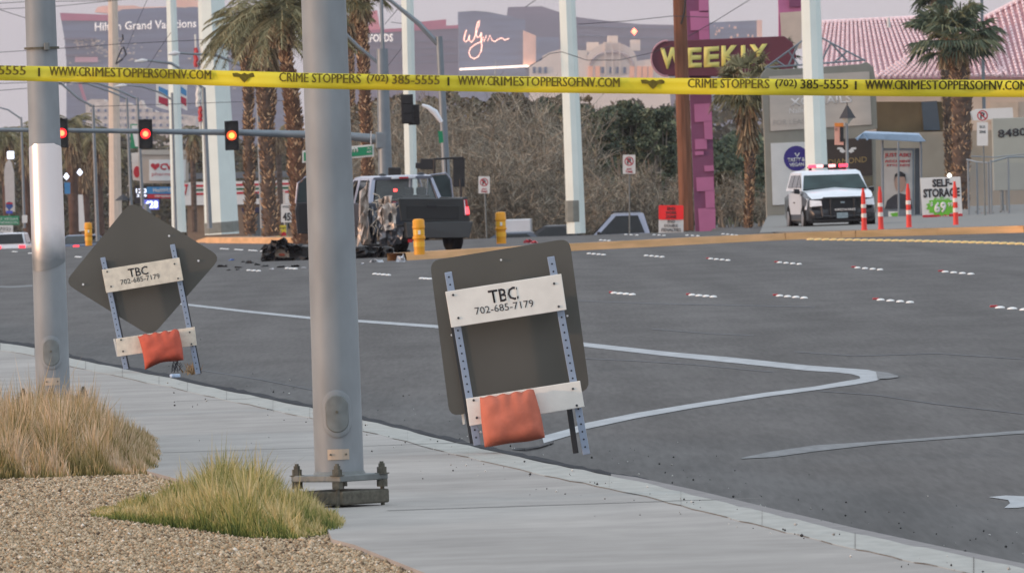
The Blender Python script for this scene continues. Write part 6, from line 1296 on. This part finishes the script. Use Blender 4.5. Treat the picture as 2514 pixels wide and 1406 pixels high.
MB().pp([(460, 500), (730, 496), (730, 590), (460, 592)], D_, 10).build('wall', mat('brown_store', K(150, 128, 108, .75), .85, var=.1), sv); MB().pp([(448, 448), (730, 442), (730, 500), (448, 504)], D_ - .4, 10.5).build('fascia', m_sw, sv)
for k, m_ in enumerate((m_sr, mat('stripe_green', K(40, 110, 80, .8), .5), m_sr)): MB().pp([(480, 454 + 10 * k), (730, 448 + 10 * k), (730, 453 + 10 * k), (480, 459 + 10 * k)], D_ - .45, .1).build('stripe', m_, sv)
trect('7', 452, 452, 462, 480, D_ - .45, m_sr, sv, bold=.04); MB().pp([(440, 440), (730, 434), (720, 420), (450, 426)], D_ + 1, 8).build('roof', mat('slate_roof', K(110, 116, 122, .7), .8, var=.1), sv)
for k in range(5): MB().rect(600 + k * 24, 508, 616 + k * 24, 560, D_ - .1, .2).build('window', m_glass, sv)
MB().rect(650, 470, 700, 560, D_ - 3, .1).build('poster_wall', mat('poster_white', K(216, 206, 196, .85), .7, var=.08, scale=2), sv)
o_ = MB().pp([(644, 440), (648, 440), (664, 555), (656, 555)], 700, .1).build('feather_banner', mat('banner_pink', K(206, 90, 130, .85), .6, var=.1)); tag(o_, 'narrow pink feather banner behind the palm trunks', 'banner')
ya = thing('yellow_sign', 'small yellow sign with red figures beside the open truck door', 'sign', P(678, 590, 400)); MB().pp([(647, 556), (706, 552), (708, 582), (648, 584)], 400, .05).build('board', mat('sign_yellow', K(222, 206, 70, .9), .6, var=.06), ya); text('Your Appr', (655, 566), (704, 563), (655, 558), 399.98, m_sk, ya)
for x in (668, 697): MB().pp([(x - 12, 571), (x - 6, 572), (x, 568), (x + 6, 572), (x + 12, 571), (x + 7, 576), (x + 9, 581), (x, 578), (x - 9, 581), (x - 7, 576)], 399.97, .01).build('red_splash', m_sr, ya)
for x in (652, 702): MB().tube(P(x, 592, 400.1), P(x, 560, 400.1), .02).build('stake', m_galv2, ya)
spd = thing('speed_sign', 'white speed limit sign with a 45, left of the open truck door', 'road sign', P(700, 585, 375)); MB().pp(rrect(690, 501, 716, 546, 2), 375, .02).build('plate', m_sw, spd); trect('SPEED', 693, 505, 713, 510, 374.99, m_sk, spd); trect('45', 694, 522, 713, 542, 374.99, m_sk, spd, bold=.03); MB().tube(P(705, 592, 375.1), P(704, 502, 375.1), .03).build('post', m_galv2, spd)
sh2 = thing('bus_shelter', 'small dark bus shelter between the palm trunks left of the thick pole', 'bus shelter', P(622, 585, 430)); MB().pp([(592, 512), (600, 508), (640, 510), (648, 518), (640, 522), (596, 522)], 430, 1.5).build('roof', mat('navy_roof', K(58, 62, 96, .7), .5, var=.1), sh2)
for x in (620, 640): MB().rect(x - 1, 520, x + 1, 584, 430, .1).build('post', m_lampp, sh2)
MB().rect(622, 524, 640, 580, 430.2, .05).build('side_glass', mat('shelter_glass2', K(120, 132, 140, .7), .3, var=.1), sh2)
tag(MB().lathe(P(630, 488, 431), [(.30, 0), (.05, .22), (.01, .3)], 4).build('lamp_roof', m_sk), 'black pyramid lamp top above the small bus shelter', 'lamp')
tag(MB().lathe(P(302, 492, 520), [(.42, 0), (.05, .3), (.01, .42)], 4).build('lamp_roof', m_sk), 'black pyramid lamp top left of the diamond sign tip', 'lamp')
# guide signs at the left border
gs = thing('guide_sign', 'green guide sign with interstate shields at the left border', 'road sign', P(25, 580, 640)); MB().rect(-20, 530, 47, 552, 640, .06).build('green_plate', m_green, gs); trect('LAS VEGAS', -12, 534, 44, 540, 639.98, m_sw, gs); trect('HENDERSON', -12, 543, 44, 549, 639.98, m_sw, gs)
MB().pp([(15, 498), (23, 495), (31, 498), (32, 508), (23, 516), (14, 508)], 640, .05).build('shield', mat('shield_blue', K(60, 90, 160, .8), .5), gs); MB().pp([(16, 497), (30, 497), (31, 501), (15, 501)], 639.96, .03).build('shield_top', m_sr, gs); MB().rect(15, 517, 31, 524, 640, .05).build('blue_plate', mat('plate_blue', K(70, 90, 200, .85), .5), gs); MB().rect(-20, 553, 32, 571, 640, .05).build('white_plate', m_sw, gs); trect('(702)', -6, 558, 26, 568, 639.97, m_sk, gs)
MB().tube(P(24, 600, 640.1), P(22, 495, 640.1), .06).build('post', m_galv2, gs)
tag(MB().pp([(10, 420), (14, 400), (22, 392), (28, 400), (34, 425), (36, 520), (14, 520)], 660, .6).build('hotel_spire', mat('pale_spire', K(206, 200, 196, .85), .6, var=.06)), 'pale pointed tower sign at the left border', 'sign')
tag(MB().box(P(26, 381, 659), (.45, .1, .5)).build('lit_sign', m_led, bevel=.1), 'small bluish lit sign above the pale pointed tower', 'sign')
for k, (x, y) in enumerate(((163, 434), (196, 424))): tag(MB().lathe(P(x, y, 655), [(.02, -.2), (.2, 0), (.02, .25)], 8).build('parking_lot_lamp', m_led, smooth=True), ['bluish-white lot lamp just right of the banded pole', 'small bluish-white lot lamp left of the cream pole'][k], 'lamp')
tag(MB().pp([(192, 478), (203, 478), (209, 566), (194, 568)], 660, .2).build('feather_banner', m_sw), 'white feather banner standing left of the small yellow bollard', 'banner')
tag(MB().pp([(158, 448), (172, 448), (172, 476), (159, 476)], 662, .3).build('blue_banner', m_blue2), 'small pale blue banner just right of the banded pole', 'banner')
tag(MB().pp(rrect(54, 528, 67, 547, 2), 620, .05).build('road_sign', m_sw), 'small white road sign beside the green guide sign', 'road sign')
gb = thing('green_sign', 'tall white and green store sign behind the middle signal head', 'sign', P(345, 370, 790)); MB().rect(320, 305, 350, 364, 790, .5).build('sign_box', m_green, gb); MB().pp([(322, 308), (344, 308), (344, 360), (332, 360)], 789.9, .1).build('white_panel', m_sw, gb)

# ---- towers on the skyline
def fac(name, col, var=.12, sx=.02, sz=.25, sc=1, col2=None): return mat(name, col, .35, var=var, scale=sc, stretch=(sx, sx, sz), detail=3, spec=.5, col2=col2)
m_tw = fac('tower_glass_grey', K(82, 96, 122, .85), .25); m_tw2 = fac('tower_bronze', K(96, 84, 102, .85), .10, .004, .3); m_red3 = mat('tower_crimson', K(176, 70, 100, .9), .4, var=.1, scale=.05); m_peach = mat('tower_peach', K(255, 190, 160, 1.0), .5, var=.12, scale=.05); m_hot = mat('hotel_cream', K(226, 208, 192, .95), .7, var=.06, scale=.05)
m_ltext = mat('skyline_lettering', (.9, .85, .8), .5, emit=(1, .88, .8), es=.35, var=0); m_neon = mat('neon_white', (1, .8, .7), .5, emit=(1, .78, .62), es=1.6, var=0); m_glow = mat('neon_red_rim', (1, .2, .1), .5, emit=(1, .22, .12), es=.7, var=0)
D1 = 8200; s8 = F / D1
ht = thing('hotel_tower', 'hazy blue-grey tower lettered Grand Vacations with a crimson crown edge', 'tower', P(420, 470, D1))
MB().pp([(147, 34), (265, 40), (300, 24), (420, 18), (500, 22), (560, 60), (700, 120), (705, 480), (163, 480), (163, 150), (158, 92)], D1, 60).build('slab', m_tw, ht)
MB().pp([(148, 32), (265, 37), (270, 52), (150, 51)], D1 - 2, 20).build('crown_band', m_red3, ht); MB().pp([(232, 30), (240, 18), (255, 15), (330, 14), (345, 18), (420, 17), (424, 26), (400, 34), (268, 34)], D1 + 20, 40).build('roof_plant', m_peach, ht)
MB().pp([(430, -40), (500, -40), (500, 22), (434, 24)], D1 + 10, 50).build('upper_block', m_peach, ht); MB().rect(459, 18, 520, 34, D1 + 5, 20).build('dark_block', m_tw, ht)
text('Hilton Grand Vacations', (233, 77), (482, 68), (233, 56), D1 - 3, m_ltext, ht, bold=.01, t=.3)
for k, y in enumerate((94, 114, 134)): MB().pp([(156 + 2 * k, y), (236, y - 1), (236, y + 2), (157 + 2 * k, y + 4)], D1 - 6, 10).build('terrace', m_tw2, ht)
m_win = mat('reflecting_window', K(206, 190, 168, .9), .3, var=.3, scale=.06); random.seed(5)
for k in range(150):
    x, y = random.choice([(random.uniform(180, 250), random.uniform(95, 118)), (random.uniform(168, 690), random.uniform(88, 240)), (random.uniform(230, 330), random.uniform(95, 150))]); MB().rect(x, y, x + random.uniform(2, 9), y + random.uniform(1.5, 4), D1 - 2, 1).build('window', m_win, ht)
MB().rect(184, 140, 240, 153, D1 - 4, 3).build('pink_strip', mat('pink_strip', K(206, 150, 160, .9), .5), ht)
MB().pp([(192, 206), (200, 206), (214, 250), (206, 250)], D1 - 8, 4).build('crane_leg', m_red3, ht)
lowb = thing('stepped_hotel', 'cream stepped hotel low in front of the grey tower', 'building', P(340, 480, 6500)); MB().pp([(210, 250), (225, 244), (255, 244), (258, 250), (315, 252), (330, 262), (345, 246), (352, 262), (372, 268), (385, 275), (480, 285), (480, 480), (215, 480)], 6500, 60).build('facade', mat('cream_facade', K(214, 200, 186, .85), .8, var=.2, scale=.3, detail=2), lowb)
for r_ in range(8):
    for c_ in range(14): MB().rect(222 + c_ * 17, 268 + r_ * 18, 228 + c_ * 17, 275 + r_ * 18, 6499, 2).build('window', m_tw, lowb)
ck = thing('hotel_tower', 'hazy lilac tower with a pink roof band behind the palm and signal mast', 'tower', P(1010, 470, 8000)); MB().pp([(780, 82), (905, 78), (1125, 68), (1128, 480), (780, 480)], 8000, 80).build('slab', m_tw2, ck); MB().pp([(905, 74), (1125, 62), (1125, 70), (905, 82)], 7998, 20).build('roof_band', m_red3, ck); MB().pp([(905, 30), (925, 26), (930, 60), (935, 76), (905, 78)], 8030, 40).build('roof_block', mat('tower_pink', K(226, 120, 130, .9), .5, var=.1, scale=.05), ck); MB().pp([(1010, 56), (1095, 48), (1095, 64), (1010, 70)], 8020, 30).build('roof_block', m_red3, ck)
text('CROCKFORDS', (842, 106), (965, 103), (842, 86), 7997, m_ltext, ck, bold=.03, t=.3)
for y in (98, 115, 132, 149): MB().pp([(905, y + 8), (1125, y), (1125, y + 1.2), (905, y + 9.2)], 7998, 2).build('floor_line', m_tw, ck)
wy = thing('hotel_tower', 'curved dusky tower with a script sign, right of the tall lamp pole', 'tower', P(1400, 470, 9500)); D9 = 9500
MB().pp([(1244, 40), (1247, 18), (1330, 16), (1372, 30), (1420, 43), (1500, 53), (1570, 60), (1660, 62), (1800, 66), (1800, 480), (1244, 480)], D9 + 30, 80).build('curved_slab', m_tw2, wy)
MB().pp([(1124, 30), (1165, 27), (1200, 30), (1250, 40), (1290, 50), (1290, 480), (1126, 480)], D9, 60).build('sign_wall', m_tw, wy)
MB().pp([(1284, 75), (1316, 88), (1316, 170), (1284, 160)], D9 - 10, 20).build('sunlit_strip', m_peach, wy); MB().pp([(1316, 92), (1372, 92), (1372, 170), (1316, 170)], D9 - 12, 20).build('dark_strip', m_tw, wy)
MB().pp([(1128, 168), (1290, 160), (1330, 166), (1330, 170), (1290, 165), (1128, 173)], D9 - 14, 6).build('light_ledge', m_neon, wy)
for y0 in (66, 90, 114, 138): MB().pp([(1380, y0 - 8), (1500, y0), (1800, y0 + 4), (1800, y0 + 6), (1500, y0 + 2), (1380, y0 - 6)], D9 + 26, 4).build('floor_line', m_tw, wy)
pth = [[(1145, 74), (1141, 87), (1139, 99), (1143, 104), (1149, 99), (1153, 86), (1152, 98), (1157, 105), (1163, 98), (1169, 82), (1176, 62), (1177, 51), (1173, 55), (1169, 70), (1168, 84), (1172, 93), (1178, 90), (1182, 80)], [(1182, 80), (1181, 96), (1183, 112), (1181, 127), (1174, 139), (1164, 145), (1155, 140), (1151, 129), (1155, 119), (1166, 110), (1182, 103)], [(1182, 103), (1187, 90), (1188, 103), (1194, 88), (1197, 102), (1203, 87), (1208, 100), (1215, 103), (1223, 97), (1232, 94), (1240, 99), (1250, 95)]]
for k, p_ in enumerate(pth):
    MB().path([P(x, y, D9 - 6) for x, y in p_], 1.5 / s8 * 1.3, 5).build('neon_rim', m_glow, wy); MB().path([P(x, y, D9 - 9) for x, y in p_], .75 / s8 * 1.3, 5).build('neon_script', m_neon, wy)
tag(MB().lathe(P(1557, 78, 5990), [(.2, -2), (1.8, 0), (.2, 2)], 8).build('beacon', mat('beacon_red', (1, .2, .1), .4, emit=(1, .16, .08), es=5, var=0), smooth=True), 'bright red beacon above the cream hotel roof', 'beacon')
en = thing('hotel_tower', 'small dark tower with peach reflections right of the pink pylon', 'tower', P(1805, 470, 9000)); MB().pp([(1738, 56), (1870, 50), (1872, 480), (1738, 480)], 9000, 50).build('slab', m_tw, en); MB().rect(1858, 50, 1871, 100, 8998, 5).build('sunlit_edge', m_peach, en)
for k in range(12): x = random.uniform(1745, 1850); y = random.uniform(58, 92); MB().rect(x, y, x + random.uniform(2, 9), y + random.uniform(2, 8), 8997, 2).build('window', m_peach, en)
cr_ = thing('cream_hotel', 'cream hotel with arched gable roofline and orange-lit bays', 'building', P(1460, 470, 6000)); D6 = 6000
arc = [(1440 + 62 * math.cos(R(a)) + 62, 150 - 46 * math.sin(R(a))) for a in range(180, -1, -15)]
MB().pp([(1300, 168), (1300, 160), (1332, 148), (1332, 138), (1352, 128), (1380, 120), (1418, 124), (1440, 140)] + arc + [(1640, 140), (1660, 480), (1300, 480)], D6, 60).build('facade', m_hot, cr_)
for x0, y0, x1, y1 in ((1441, 104, 1470, 130), (1492, 88, 1517, 130), (1548, 98, 1572, 124), (1418, 124, 1442, 150), (1482, 104, 1500, 130)): MB().rect(x0, y0, x1, y1, D6 + 10, 30).build('parapet_block', m_hot, cr_)
MB().path([P(1440 + 52 * math.cos(R(a)) + 62, 162 - 34 * math.sin(R(a)), D6 - 1) for a in range(180, -1, -15)], 1.0, 5).build('arch_moulding', mat('hotel_shadow', K(176, 160, 156, .9), .7), cr_)
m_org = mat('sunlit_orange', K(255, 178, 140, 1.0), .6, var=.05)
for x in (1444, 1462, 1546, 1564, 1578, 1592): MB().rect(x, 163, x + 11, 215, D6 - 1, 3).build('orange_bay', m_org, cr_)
for x in (1308, 1322, 1336, 1476, 1496, 1512, 1530): MB().rect(x, 165, x + 7, 180, D6 - 1, 3).build('window', m_tw, cr_)
for x in (1484, 1502, 1520): MB().rect(x, 105, x + 3, 185, D6 - 2, 3).build('pilaster', m_hot, cr_)
# ---- dusty desert air
hz = bpy.data.materials.new('haze'); hz.use_nodes = True; t = hz.node_tree; t.nodes.clear(); v = t.nodes.new('ShaderNodeVolumePrincipled'); v.inputs['Density'].default_value = 4.4e-5; v.inputs['Color'].default_value = (.90, .86, .95, 1); v.inputs['Anisotropy'].default_value = 0.1
ou = t.nodes.new('ShaderNodeOutputMaterial'); t.links.new(v.outputs[0], ou.inputs['Volume'])
o_ = MB().box((0, 6900, 150), (6600, 14400, 340)).build('haze', hz); o_['kind'] = 'stuff'; o_['label'] = 'thin pale lilac dust haze'
